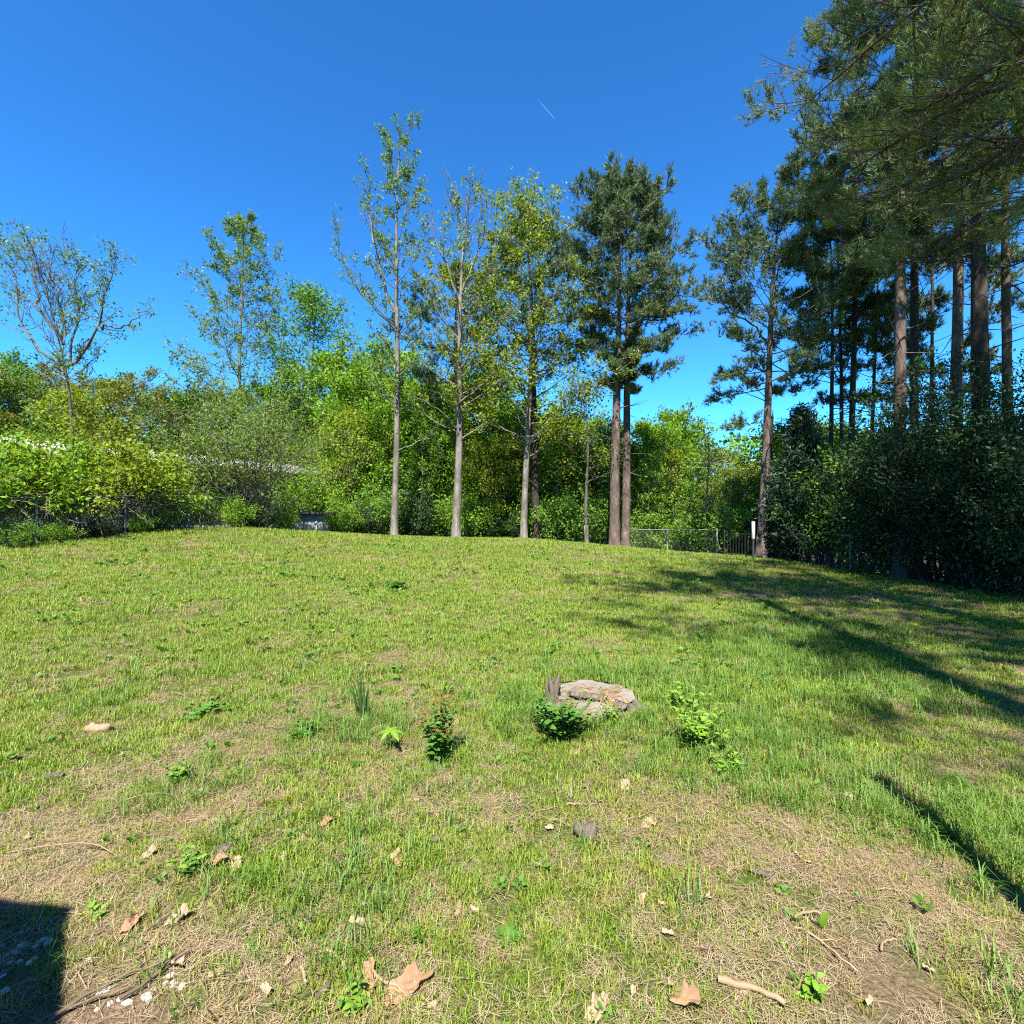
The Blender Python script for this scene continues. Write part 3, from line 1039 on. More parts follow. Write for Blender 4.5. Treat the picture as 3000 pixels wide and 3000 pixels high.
# the pines that overhang and shade the yard from the right
for k, (x, y, H, r, c0, Rr, nb, nt, lab) in enumerate((
        (3.95, .45, 22.5, .23, .55, 4.3, 46, 5200, 'pine by the yard edge that throws the long trunk shadow over the lawn'),
        (7.6, 4.3, 23.0, .26, .30, 5.0, 56, 13500, 'near pine whose long low branches overhang the right of the yard'),
        (13.2, 6.8, 23.0, .25, .34, 4.6, 50, 6000, 'pine with drooping branches at the end of the shaded fence'),
        (14.0, 1.0, 22.0, .24, .30, 4.6, 46, 4500, 'pine outside the shaded fence behind the near overhanging pine'),
        (10.8, -3.2, 22.0, .24, .34, 4.2, 40, 3500, 'pine standing back along the yard edge behind the timber post'),
        (5.0, -4.4, 18.5, .12, .52, 4.2, 30, 3400, 'slim pine behind the timber post that dapples the lawn'),
        (8.6, -1.2, 21.0, .18, .45, 4.0, 30, 3000, 'slim pine between the timber post and the near overhanging pine'),
        (11.4, 5.0, 23.0, .20, .42, 4.4, 46, 6000, 'pine between the near overhanging pine and the end of the shaded fence'))):
    sd = None
    if k == 1:
        sd = lambda az, s: (1.0 + .25 * max(0, math.sin(az))) * (1 if math.cos(az) > -.3 or s > .1 else .8)
    plant_tree('pine_tree', lab, 'tree',
               pine(60 + k, H, c0, Rr, nb, nt, (.17 if k in (1, 2) else .21), .0085 if k in (1, 2) else .018, 13 if k in (1, 2) else 10, r, (0, 0), None, .2, 10, -.1, .8, sd, NL if k == 1 else (), 11, .42 if k in (1, 2) else .5),
               'bark_pine', 'needle_near' if k in (1, 2) else 'needle', x, y)

# evergreens under the right-hand pines
x, y = spot(2352, 1645, 19.3)[:2]
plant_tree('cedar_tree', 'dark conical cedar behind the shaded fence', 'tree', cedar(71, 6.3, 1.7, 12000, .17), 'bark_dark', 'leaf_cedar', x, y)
x, y = spot(2530, 1650, 18.0)[:2]
plant_tree('evergreen_bush', 'rounded mid green bush between the dark cedar and the big evergreens', 'bush', shrub(72, 4.4, 2.2, 16, 9000, .15, low=.1), 'bark_dark', 'leaf_mid', x, y)
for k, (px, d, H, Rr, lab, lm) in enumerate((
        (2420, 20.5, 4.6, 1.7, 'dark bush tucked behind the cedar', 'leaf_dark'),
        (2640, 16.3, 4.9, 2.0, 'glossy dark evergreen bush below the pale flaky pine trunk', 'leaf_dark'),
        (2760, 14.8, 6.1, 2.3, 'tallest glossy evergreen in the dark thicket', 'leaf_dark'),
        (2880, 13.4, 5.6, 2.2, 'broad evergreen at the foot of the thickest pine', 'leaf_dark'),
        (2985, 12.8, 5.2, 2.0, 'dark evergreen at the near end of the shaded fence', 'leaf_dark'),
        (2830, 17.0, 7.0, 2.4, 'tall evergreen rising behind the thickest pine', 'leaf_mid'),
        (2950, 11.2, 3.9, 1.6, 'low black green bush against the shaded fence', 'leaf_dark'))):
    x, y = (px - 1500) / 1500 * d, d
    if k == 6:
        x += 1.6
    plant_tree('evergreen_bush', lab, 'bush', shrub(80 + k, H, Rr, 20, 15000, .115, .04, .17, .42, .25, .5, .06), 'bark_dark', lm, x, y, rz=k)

# left: vine-hung half dead tree
x, y = spot(215, 1400, 18.5)[:2]
R_ = lambda px, py, dy=0: rel(px, py, 18.5, x, y, dy)
H = R_(150, 690)[2]
plant_tree('half_dead_tree', 'half dead tree with bare grey twigs and vines on its spreading limbs', 'tree',
           broadleaf(17, H * .86, .58, 1.9, 34, 3400, .11, .085, (R_(165, 690)[0] / H, 0), lambda s: .7 + .4 * s, 1.0, .09, .3,
                     [([R_(195, 1090), R_(110, 1030), R_(60, 940, .4), R_(52, 800, .5), R_(20, 720, .5)], .055, 22),
                      ([R_(200, 1080), R_(265, 1000), R_(300, 920, -.3), R_(318, 830, -.4), R_(345, 740, -.5)], .055, 24),
                      ([R_(305, 960), R_(360, 955, -.3), R_(405, 925, -.5), R_(440, 895, -.6)], .04, 6),
                      ([R_(200, 1060), R_(222, 960), R_(222, 850, .3), R_(225, 720, .3)], .045, 24),
                      ([R_(190, 1010), R_(120, 900), R_(100, 800, .5), R_(85, 700, .5)], .06, 4),
                      ([R_(192, 980), R_(170, 850), R_(140, 760), R_(100, 680)], .05, 4)], 6, .42, bare=.75, tip=.008), 'bark_grey', 'leaf_poplar', x, y)

# light sweetgum and its neighbour
x, y = spot(705, 1400, 36)[:2]
H = rel(705, 570, 36, x, y)[2]
plant_tree('sweetgum_tree', 'airy cone shaped sweetgum with light green leaves and pale trunk', 'tree',
           broadleaf(18, H, .12, 6.4, 70, 19000, .18, .19, (0, 0), lambda s: (1 - s) ** .75 * .95 + .10, .42, .10, .2, nsub=7, sub=.42, limb_up=.3, tip=.010), 'bark_pale', 'leaf_poplar', x, y)
x, y = spot(915, 1400, 38.5)[:2]
H = rel(915, 835, 38.5, x, y)[2]
plant_tree('sweetgum_tree', 'dense green round topped tree between the airy sweetgum and the tall poplar', 'tree',
           broadleaf(19, H, .2, 4.6, 50, 11500, .23, .2, (0, 0), lambda s: .9 * math.sin(min(1, .25 + s * .75) * PI) ** .5 + .1, .6, .32, .2), 'bark_grey', 'leaf_mid', x, y)

# willow-like multi stem bush behind the fence
x, y = spot(735, 1545, 22)[:2]
plant_tree('willow_bush', 'big grey green many stemmed bush spreading over the fence by the shed', 'bush',
           shrub(31, 6.2, 3.6, 28, 15000, .13, .04, .2, .33, .45, .5, .3, .3), 'bark_grey', 'leaf_olive', x, y)

# vines and bushes on the left fence
for k, (px, d, H, Rr, lm, lab) in enumerate((
        (20, 13.2, 2.5, 1.5, 'leaf_bright', 'bright bush leaning over the fence, farthest from the willow bush'),
        (120, 14.3, 2.3, 1.5, 'leaf_yellow', 'lime yellow vine mound on the fence'),
        (240, 15.6, 2.7, 1.6, 'leaf_bright', 'fresh green vine mound on the fence next to the lime one'),
        (390, 17.0, 3.4, 1.8, 'leaf_yellow', 'tall yellow green bush on the fence in front of the house wall'),
        (470, 18.2, 2.3, 1.2, 'leaf_bright', 'small bright bush at the end of the fence vines'),
        (60, 17.5, 3.3, 1.8, 'leaf_mid', 'large green bush behind the fence in front of the house eave'),
        (330, 20.5, 3.9, 1.9, 'leaf_russet', 'russet tinged bush between the fence vines and the house'),
        (560, 21.5, 3.6, 1.8, 'leaf_olive', 'olive bush between the house and the willow bush'),
        (925, 27.5, 3.4, 1.7, 'leaf_bright', 'fresh green bush at the corner of the house beside the white shed'))):
    x, y = (px - 1500) / 1500 * d, d
    plant_tree('fence_bush', lab, 'bush', shrub(100 + k, H, Rr, 17, 5200 if k < 5 else 5000, .14, .022, .17, .5, .3, .4, .30, .40), 'twig', lm, x - .5, y, rz=k * 1.3)

vr = np.random.default_rng(55)
for k, (u0, u1, lab) in enumerate(((.10, .38, 'brown leafless vine tangle hanging on the fence under the lime mound'), (.36, .64, 'brown leafless vine tangle hanging on the fence in front of the house wall'))):
    g = Geo()
    fp = lambda u: np.array([np.interp(u, [0, .2, .68, 1], [-13.6, -12.8, -11.6, -10.4]), np.interp(u, [0, .2, .68, 1], [8.5, 12.7, 20.5, 26.5])])
    for q in range(150):
        p = fp(u0 + (u1 - u0) * vr.random())
        z = gz(*p)
        st_ = np.array([p[0] - .12 + .3 * vr.normal() * .6, p[1] + .2 * vr.normal(), z + .5 + .95 * vr.random()])
        P = curve_path(st_, vr.normal(size=3) * [.6, 1.4, .5], .5 + .9 * vr.random(), 6, vr, -.8, .7)
        tube(g, P, np.linspace(.009, .004, 6), 4)
    for q in range(16):
        p = fp(u0 + (u1 - u0) * vr.random())
        z = gz(*p)
        P = curve_path((p[0] - .15 - .5 * vr.random(), p[1], z - .05), (.1 * vr.normal(), .25 * vr.normal(), 1), 1.5 + .6 * vr.random(), 7, vr, .1, .4)
        tube(g, P, np.linspace(.03, .012, 7), 6)
    tag(obj('vine_tangle', g.mesh('vine_tangle', M['twig'])), lab, 'vine')

# the wooded strip: a few kinds of tree, each planted as its own thing
protos = []
for k, (H, Rr, c0, n, lm, sz) in enumerate(((9.5, 3.0, .16, 9500, 'leaf_bright', .20), (10.5, 2.8, .24, 7000, 'leaf_mid', .20), (8.0, 2.9, .10, 9500, 'leaf_bright', .18),
                                            (11.0, 3.4, .16, 7500, 'leaf_russet', .20), (7.0, 2.5, .10, 8000, 'leaf_yellow', .17), (9.0, 2.8, .2, 4200, 'leaf_olive', .18))):
    w, lf = broadleaf(200 + k, H, c0, Rr, 36, n, sz, .12, ((.03, -.02, .02, 0, -.03, .01)[k], 0), lambda s: .7 * math.sin(min(1, .3 + s * .7) * PI) ** .6 + .3, .42, .19, .4, keep_f=.45, nsub=6, tip=.009, limb_up=.35)
    protos.append((w.mesh('trunk', M['bark_grey'], True), lf.mesh('crown', M[lm]), H, lm))
und = []
for k, (H, Rr, lm) in enumerate(((2.8, 1.7, 'leaf_bright'), (2.4, 1.6, 'leaf_dark'), (3.0, 1.8, 'leaf_mid'))):
    w, lf = shrub(230 + k, H, Rr, 14, 4600, .15, .02, .17, .5, .3, .4, .08)
    und.append((w.mesh('trunk', M['twig'], True), lf.mesh('crown', M[lm]), H))
TL = {0: 'bright green broadleaf tree', 1: 'cool green tall tree', 2: 'low branching bright green tree', 3: 'russet tinged olive tree', 4: 'small yellow green tree', 5: 'thin leaved olive tree'}


def region(px):
    for lim, txt in ((150, 'behind the half dead tree and the house'), (420, 'behind the russet bush and the house roof'), (640, 'behind the willow bush'), (830, 'around the foot of the airy sweetgum'),
                     (1010, 'near the rust brown utility pole'), (1125, 'just short of the tall poplar trunk'), (1240, 'behind the tall poplar'), (1390, 'behind the half bare grey trunk'),
                     (1540, 'between the half bare trunk and the maple'), (1700, 'behind the yellow green maple'), (1850, 'behind the twin pines'), (2000, 'in the gap right of the twin pines'),
                     (2160, 'behind the dark gate'), (2300, 'behind the leaning pine'), (2480, 'behind the dark cedar'), (9999, 'behind the dark evergreen thicket')):
        if px < lim:
            return txt


wood = [  # bearing px, distance, kind, height
    (30, 31, 3, 9.3), (150, 34, 3, 10.2), (270, 32, 3, 9.0), (330, 35, 0, 10.0), (410, 33, 3, 9.4), (500, 36, 0, 9.2), (-60, 28, 3, 9.0), (200, 29, 4, 7.2), (90, 37, 1, 11.2), (20, 29.5, 1, 9.4),
    (590, 37, 0, 10.2), (650, 38, 2, 9.6), (790, 36, 0, 10.5), (860, 39.5, 2, 10.4), (960, 38, 0, 11.4), (1040, 34, 2, 9.6), (1100, 37, 1, 11.8),
    (1170, 40, 0, 12.4), (1010, 31, 4, 6.6), (1120, 31, 0, 7.2), (1210, 33, 2, 9.0), (1270, 36, 0, 9.8), (1290, 31.5, 2, 6.8), (1400, 34, 0, 10.0), (1440, 38, 0, 11.5), (1500, 31, 4, 5.6), (1640, 31, 4, 5.8), (1760, 31, 4, 5.0), (1420, 31, 4, 5.4), (1230, 42, 1, 11.5),
    (1480, 33, 2, 7.5), (1560, 37, 0, 9.4), (1620, 34, 0, 8.0), (1690, 38, 0, 9.0), (1740, 34, 2, 7.4), (1880, 36, 0, 9.4), (1960, 37, 0, 10.6), (1925, 33, 2, 8.0), (2030, 38, 0, 9.2),
    (2080, 35, 5, 7.6), (2140, 38, 5, 8.4), (2190, 34, 4, 6.4), (2120, 31, 4, 4.8), (2200, 30, 2, 5.0), (2290, 33, 0, 7.6), (2370, 31, 0, 8.6), (2330, 27, 4, 7.6), (2440, 30, 0, 8.0), (2560, 28, 2, 7.2), (2680, 27, 1, 7.6), (2800, 25, 2, 7.0), (2930, 24, 1, 7.6)]
for k, (px, d, kd, H) in enumerate(wood):
    wm, lm, h0, _ = protos[kd]
    if 940 < px < 1820:
        H *= 1.14
    x = (px - 1500) / 1500 * d
    t = thing('broadleaf_tree', TL[kd] + ' ' + region(px), 'tree', (x, d, gz(x, d) - .05), k * 1.7, 'trees of the wooded strip', H / h0 * (.96 + .08 * ((k * 37) % 10) / 10))
    obj('trunk', wm, t)
    c = obj('crown', lm, t)
    c['kind'] = 'stuff'
UL = {0: 'bright green understory bush', 1: 'dark shaded understory bush', 2: 'mid green understory bush'}
for k in range(38):
    px = 960 + k * 37 + prng.normal() * 12
    d = 28.5 + 3.5 * prng.random() if px < 2000 else 24 + 4 * prng.random()
    if px > 1880 and px < 2000:
        d += 3
    kd = int(prng.integers(0, 3)) if px > 1250 or px < 1150 else (1 if k % 2 else 2)
    wm, lm, h0 = und[kd]
    x = (px - 1500) / 1500 * d
    t = thing('understory_bush', UL[kd] + ' ' + region(px), 'bush', (x, d, gz(x, d) - .05), k * 2.1, 'bushes at the edge of the wood', .45 + .65 * prng.random())
    obj('stems', wm, t)
    c = obj('crown', lm, t)
    c['kind'] = 'stuff'
for k, (px, d, s) in enumerate(((540, 20.8, .5), (600, 21, .6), (690, 20.6, .45), (760, 21.5, .5), (830, 23.5, .4), (60, 12.7, .26), (170, 13.8, .22), (300, 15.2, .25), (410, 16.6, .25), (470, 17.8, .3), (1000, 26.5, .6), (1060, 27.5, .7), (980, 28.5, .9))):
    wm, lm, h0 = und[(0, 2, 0, 1)[k % 4]]
    x = (px - 1500) / 1500 * d
    t = thing('weed_clump', ('low leafy weed clump at the foot of the vine covered fence' if px < 520 else 'leafy weed clump under the willow bush' if px < 800 else 'leafy weed clump beside the white shed'), 'weed', (x, d, gz(x, d) - .05), k * 2.1, 'weeds along the left fence', s)
    obj('stems', wm, t)
    c = obj('crown', lm, t)
    c['kind'] = 'stuff'

for k, (px, d, H, lm, lab) in enumerate(((1230, 29.5, 8.5, 'leaf_bright', 'thin straight sapling between the tall poplar and the half bare trunk'), (1440, 30.5, 7.5, 'leaf_yellow', 'thin pale sapling between the half bare trunk and the maple'),
                                         (1480, 32, 9.5, 'leaf_mid', 'slender leaning sapling just short of the maple trunk'), (1640, 29.5, 7.5, 'leaf_bright', 'thin sapling between the maple and the crooked tree'),
                                         (1905, 29, 6.5, 'leaf_bright', 'slim young tree in the gap right of the twin pines'), (1985, 30, 7.5, 'leaf_yellow', 'slim yellow green young tree behind the dark gate'),
                                         (2150, 28, 5.5, 'leaf_olive', 'grey twiggy young tree between the gate and the leaning pine'), (1030, 30, 8.0, 'leaf_yellow', 'thin young tree under the rust brown utility pole'))):
    x = (px - 1500) / 1500 * d
    plant_tree('young_tree', lab, 'tree', broadleaf(260 + k, H, .25, 1.5, 24, 1500, .15, .06, (.03 * math.sin(k * 2.3), 0), None, .5, .12, .4, tip=.009), 'bark_pale', lm, x, d)

# a far wood that reads as one mass
rng = np.random.default_rng(77)
g = Geo()
N = 60000
px = rng.random(N) * 4400 - 700
d = 48 + 22 * rng.random(N)
x = (px - 1500) / 1500 * d
top = 8.5 + 3.5 * noise2(x * .22, d * .2, 9) + 1.5 * noise2(x * .9, d * .7, 19)
h = rng.random(N) ** 1.25 * top
P = np.stack([x, d, zg(x, d) + h], -1)
leaves(g, P, rng.normal(size=(N, 3)) + [0, 0, -.2], .62 * (.6 + .8 * rng.random(N)), rng, .7)
o = obj('far_wood', g.mesh('far_wood', M['leaf_mid']))
tag(o, 'far green wood closing the view behind the yard trees', 'wood', None, 'stuff')


# ------------------------------------------------------------------ turf
def blade_tuft(seed, n, spread, h0, h1, wd, lean, flat=False):
    rng = np.random.default_rng(seed)
    g = Geo()
    for _ in range(n):
        a = rng.random() * 6.28
        r = spread * math.sqrt(rng.random())
        p = np.array([math.cos(a) * r, math.sin(a) * r, 0])
        az = rng.random() * 6.28
        h = h0 + (h1 - h0) * rng.random()
        o = np.array([math.cos(az), math.sin(az), 0])
        s = np.array([-o[1], o[0], 0]) * wd * (.7 + .6 * rng.random()) * .5
        if flat:
            lift = .003 + .022 * rng.random()
            q = p - o * h * .5 + [0, 0, lift * rng.random()]
            mid = p + [0, 0, lift] + s * rng.normal() * 6
            tip = p + o * h * .5 + [0, 0, lift * rng.random()]
        else:
            L = lean * (.3 + rng.random())
            q = p
            mid = p + o * h * L * .35 + [0, 0, h * .6]
            tip = p + o * h * L + [0, 0, h * (1 - .35 * L)]
        g.add([q - s, q + s, mid + s * .8, mid - s * .8, tip], [(0, 1, 2, 3)])
        g.f[-1] = g.f[-1]
        g.add([mid - s * .8, mid + s * .8, tip], [(0, 1, 2)])
    return g


def blades2(seed, n, spread, h0, h1, wd, lean, flat=False):
    """a tuft of blades, each one island of a quad and a tip"""
    rng = np.random.default_rng(seed)
    V, Q, T = [], [], []
    for k in range(n):
        a = rng.random() * 6.28
        r = spread * math.sqrt(rng.random())
        p = np.array([math.cos(a) * r, math.sin(a) * r, 0])
        az = rng.random() * 6.28
        h = h0 + (h1 - h0) * rng.random()
        o = np.array([math.cos(az), math.sin(az), 0])
        s = np.array([-o[1], o[0], 0]) * wd * (.7 + .6 * rng.random()) * .5
        if flat:
            lift = .004 + .026 * rng.random()
            q = p - o * h * .5 + [0, 0, lift * rng.random()]
            mid = p + [0, 0, lift] + s * rng.normal() * 6
            tip = p + o * h * .5 + [0, 0, lift * rng.random() * 1.5]
        else:
            L = lean * (.3 + rng.random())
            q = p - np.array([0, 0, .01])
            mid = p + o * h * L * .35 + [0, 0, h * .6]
            tip = p + o * h * L + [0, 0, h * (1 - .35 * L)]
        b = len(V)
        V += [q - s, q + s, mid + s * .8, mid - s * .8, tip]
        Q.append((b, b + 1, b + 2, b + 3))
        T.append((b + 3, b + 2, b + 4))
    g = Geo()
    g.v.append(np.array(V))
    g.f += [np.array(Q), np.array(T)]
    g.n = len(V)
    return g


def weed_tuft(seed, n, spread, size):
    rng = np.random.default_rng(seed)
    g = Geo()
    a = rng.random(n) * 6.28
    r = spread * np.sqrt(rng.random(n))
    P = np.stack([np.cos(a) * r * .4, np.sin(a) * r * .4, .01 + .03 * rng.random(n)], -1)
    D = np.stack([np.cos(a), np.sin(a), .25 + .5 * rng.random(n)], -1)
    leaves(g, P, D, size * (.6 + .7 * rng.random(n)), rng, .6, .08)
    return g


def scatter_object(name, label, cat, geos, material, X, Y, tint, scl, dz=0.0):
    n = len(X)
    me = bpy.data.meshes.new(name)
    Z = np.concatenate([zg(X[i:i + 4000], Y[i:i + 4000]) for i in range(0, n, 4000)]) + dz
    me.vertices.add(n)
    me.vertices.foreach_set('co', np.stack([X, Y, Z], -1).astype(np.float32).ravel())
    rr = np.random.default_rng(len(X))
    for nm, arr in (('tint', tint), ('scl', scl), ('rz', rr.random(n) * 6.28)):
        me.attributes.new(nm, 'FLOAT', 'POINT').data.foreach_set('value', np.asarray(arr, np.float32))
    me.materials.append(material)
    o = obj(name, me)
    tag(o, label, cat, None, 'stuff')
    nt = bpy.data.node_groups.new(name + '_scatter', 'GeometryNodeTree')
    nt.interface.new_socket('Geometry', in_out='INPUT', socket_type='NodeSocketGeometry')
    nt.interface.new_socket('Geometry', in_out='OUTPUT', socket_type='NodeSocketGeometry')
    gi, go = nt.nodes.new('NodeGroupInput'), nt.nodes.new('NodeGroupOutput')
    jn = nt.nodes.new('GeometryNodeJoinGeometry')
    for k, gg in enumerate(geos):
        po = bpy.data.objects.new(name + '_tuft', gg.mesh(name + '_tuft', material))
        oi = nt.nodes.new('GeometryNodeObjectInfo')
        oi.inputs['Object'].default_value = po
        g2 = nt.nodes.new('GeometryNodeGeometryToInstance')
        nt.links.new(oi.outputs['Geometry'], g2.inputs[0])
        nt.links.new(g2.outputs[0], jn.inputs[0])
    ip = nt.nodes.new('GeometryNodeInstanceOnPoints')
    ip.inputs['Pick Instance'].default_value = True
    nt.links.new(gi.outputs[0], ip.inputs['Points'])
    nt.links.new(jn.outputs[0], ip.inputs['Instance'])

    def attr(nm):
        a = nt.nodes.new('GeometryNodeInputNamedAttribute')
        a.data_type = 'FLOAT'
        a.inputs['Name'].default_value = nm
        return a.outputs[0]
    cx = nt.nodes.new('ShaderNodeCombineXYZ')
    nt.links.new(attr('rz'), cx.inputs[2])
    nt.links.new(cx.outputs[0], ip.inputs['Rotation'])
    nt.links.new(attr('scl'), ip.inputs['Scale'])
    nt.links.new(ip.outputs[0], go.inputs[0])
    md = o.modifiers.new('scatter', 'NODES')
    md.node_group = nt
    return o


SPOTS = [(1.30, 1.72, .34, .26), (-1.45, 1.62, .60, .34), (-4.2, 14.7, .75, .5), (2.3, 17, 1.3, .55), (-.2, 24, 1.2, .5), (5.6, 11, 2.0, .35), (8.3, 10.3, 2.2, .4), (-9, 15, .8, .5), (-5.5, 12.5, 1.0, .25), (-1.2, 11.5, 1.4, .3)]


def soil(x, y):
    x, y = np.asarray(x, float), np.asarray(y, float)
    wob = (noise2(x * 3, y * 3, 88) - .5) * .9
    v = np.zeros_like(x)
    for (a, b, rx, ry) in SPOTS:
        v = np.maximum(v, np.clip(1.35 - (np.hypot((x - a) / rx, (y - b) / ry) + wob), 0, 1))
    return v


def lawn_points(bins, seed):
    rng = np.random.default_rng(seed)
    X, Y, S = [], [], []
    for (a, b, dens, sc) in bins:
        wdt = b * 1.2 + .9
        n = int((b - a) * 2 * wdt * dens)
        y = a + (b - a) * rng.random(n)
        x = (rng.random(n) * 2 - 1) * wdt
        k = np.abs(x) < y * 1.2 + .9
        X.append(x[k])
        Y.append(y[k])
        S.append(np.full(k.sum(), sc))
    X, Y, S = map(np.concatenate, (X, Y, S))
    xl = np.interp(Y, [8.5, 12.7, 20.5, 26.5], [-13.4, -12.6, -11.4, -10.2])
    xr = np.interp(Y, [9.5, 13.2, 16.6, 19.4, 23, 26.5, 29.5], [15.2, 13.2, 11.6, 10.9, 9.2, 7.0, 2.0])
    k = (X > xl) & (X < xr) & (Y < 29) & (rng.random(len(X)) > .85 * soil(X, Y)) & (np.hypot((X - .63) / .33, (Y - 4.10) / .32) > 1)
    return X[k], Y[k], S[k], rng


def patches(x, y):
    """how much straw (0..1) shows at a place"""
    s = fbm(x * .9, y * .9, 31, 3) * .75 + fbm(x * 3.5, y * 3.5, 41, 3) * .62 - .26
    s = s + .33 * np.exp(-(((x + 1.55) / .75) ** 2 + ((y - 1.75) / .55) ** 2))      # stony bare corner
    s = s + .30 * np.exp(-(((x - 1.5) / .7) ** 2 + ((y - 1.75) / .45) ** 2))
    s = s + .16 * np.exp(-(((x - 1.0) / .9) ** 2 + ((y - 2.8) / .45) ** 2))
    s = s + .16 * np.exp(-(((x - .1) / 1.0) ** 2 + ((y - 3.55) / .5) ** 2))
    s = s + .13 * np.exp(-((y - 1.6) / .9) ** 2) + .07 * np.exp(-((y - 2.9) / .8) ** 2)
    s = s + .20 * np.exp(-(((x - 8.0) / 3.5) ** 2 + ((y - 11) / 1.6) ** 2)) + .18 * np.exp(-(((x - 6.0) / 2.2) ** 2 + ((y - 7.2) / .7) ** 2))
    s = s + .14 * np.exp(-(((x - 3) / 1.8) ** 2 + ((y - 18.5) / 1.4) ** 2))
    s = s - .14 * np.exp(-(((x + 3) / 5) ** 2 + ((y - 9) / 5) ** 2)) - .2 * np.exp(-(((x - 2.4) / 1.2) ** 2 + ((y - 5.4) / 1.5) ** 2))
    s = s - .07 * np.clip((y - 4.0) / 3, 0, 1) * (1 - .6 * np.clip((x - 3) / 3, 0, 1))
    return np.clip(s, 0, 1)


bins = [(.9, 2.6, 620, .75), (2.6, 4.2, 430, .85), (4.2, 6.8, 260, 1.0), (6.8, 10.5, 130, 1.25), (10.5, 17, 62, 1.7), (17, 29, 30, 2.3)]
X, Y, S, rng = lawn_points(bins, 5)
st = patches(X, Y)
k = rng.random(len(X)) > np.clip((st - .30) * 1.9, 0, .78)
X, Y, S, st = X[k], Y[k], S[k], st[k]
tint = np.clip(.02 + .62 * fbm(X * 1.3, Y * 1.3, 51, 3) + .55 * fbm(X * .35, Y * .35, 57, 3) - (st - .4) * .7 + rng.normal(size=len(X)) * .16, 0, 1)
scatter_object('lawn_grass', 'short mown grass covering the sloping yard', 'grass',
               [blades2(300 + i, 26, .07, .022, .066, .0042, .75) for i in range(5)], M['grass'], X, Y, tint, S * (.45 + .5 * rng.random(len(X)) + .6 * fbm(X * 1.7, Y * 1.7, 63, 3)))

X, Y, S, rng = lawn_points([(a, b, dn * .55, sc) for a, b, dn, sc in bins], 6)
st = patches(X, Y)
k = rng.random(len(X)) < np.clip((st - .22) * 2.4, .18, 1)
X, Y, S = X[k], Y[k], S[k]
scatter_object('dry_thatch', 'loose tan straw and pine needles lying between the grass', 'straw',
               [blades2(320 + i, 34, .09, .03, .12, .0021, 0, True) for i in range(5)], M['straw'], X, Y, np.clip(.5 + rng.normal(size=len(X)) * .3, 0, 1), S * (.8 + .5 * rng.random(len(X))))

# longer, lusher grass in drifts
X, Y, S, rng = lawn_points([(1.2, 4.2, 260, .8), (4.2, 7, 170, 1.0), (7, 12, 70, 1.1), (12, 24, 14, 1.4)], 8)
lush = fbm(X * 1.2, Y * 1.2, 61, 3) * .5
lush += .55 * np.exp(-(((X - 1.55) / .55) ** 2 + ((Y - 3.9) / .6) ** 2)) + .40 * np.exp(-(((X - .9) / .9) ** 2 + ((Y - 5.0) / .45) ** 2))
lush += .45 * np.exp(-(((X - 3.2) / .9) ** 2 + ((Y - 6.0) / 1.2) ** 2)) + .38 * np.exp(-(((X - 2.0) / .5) ** 2 + ((Y - 2.95) / .4) ** 2))
lush += .35 * np.exp(-(((X - .1) / .25) ** 2 + ((Y - 4.1) / .5) ** 2)) + .30 * np.exp(-(((X + 1.1) / .5) ** 2 + ((Y - 3.7) / .4) ** 2))
for (a_, b_, r_, v_) in ((-.47, 3.25, .28, .35), (.33, 3.75, .35, .4), (1.2, 3.75, .5, .5), (-.95, 3.9, .3, .35), (-1.25, 4.0, .35, .3), (1.75, 3.2, .45, .5), (2.6, 2.9, .5, .45), (2.3, 2.4, .45, .4), (3.6, 4.6, .8, .4),
                         (-1.9, 2.9, .4, .3), (4.5, 7.5, 1.5, .35), (-2.75, 25, 1.2, .3), (5.2, 25, 1.2, .3), (-6, 26, 1.2, .3), (9.7, 19.8, 1.2, .4), (.8, 26.8, 1.2, .3)):
    lush += v_ * np.exp(-(((X - a_) / r_) ** 2 + ((Y - b_) / r_) ** 2))
lush += .30 * np.exp(-(((X + 1.35) / .25) ** 2 + ((Y - 2.35) / .25) ** 2)) + .25 * np.exp(-(((X + .6) / .3) ** 2 + ((Y - 2.1) / .25) ** 2))
k = (rng.random(len(X)) < np.clip((lush - .31) * 2.2, 0, .9)) & (np.hypot((X - .63) / .38, (Y - 4.10) / .36) > 1)
X, Y, S = X[k], Y[k], S[k]
scatter_object('tall_grass', 'longer fresh green grass in drifts round the stump and along the shade', 'grass',
               [blades2(340 + i, 16, .06, .05, .19, .005, 1.0) for i in range(5)], M['lush'], X, Y, rng.random(len(X)), S * (.65 + .6 * rng.random(len(X))))

X, Y, S, rng = lawn_points([(1.0, 3.0, 16, .55), (3.0, 5, 20, .7), (5, 9, 15, 1.0), (9, 24, 5, 1.5)], 9)
k = rng.random(len(X)) < np.clip(fbm(X * 1.5, Y * 1.5, 71, 2) * 1.6 - .45, .05, 1)
X, Y, S = X[k], Y[k], S[k]
scatter_object('lawn_weeds', 'small broad leaved weeds and clover dotted through the turf', 'weeds',
               [weed_tuft(360 + i, 14, .06, .04) for i in range(4)], M['weed'], X, Y, rng.random(len(X)), S * (.7 + .8 * rng.random(len(X))))


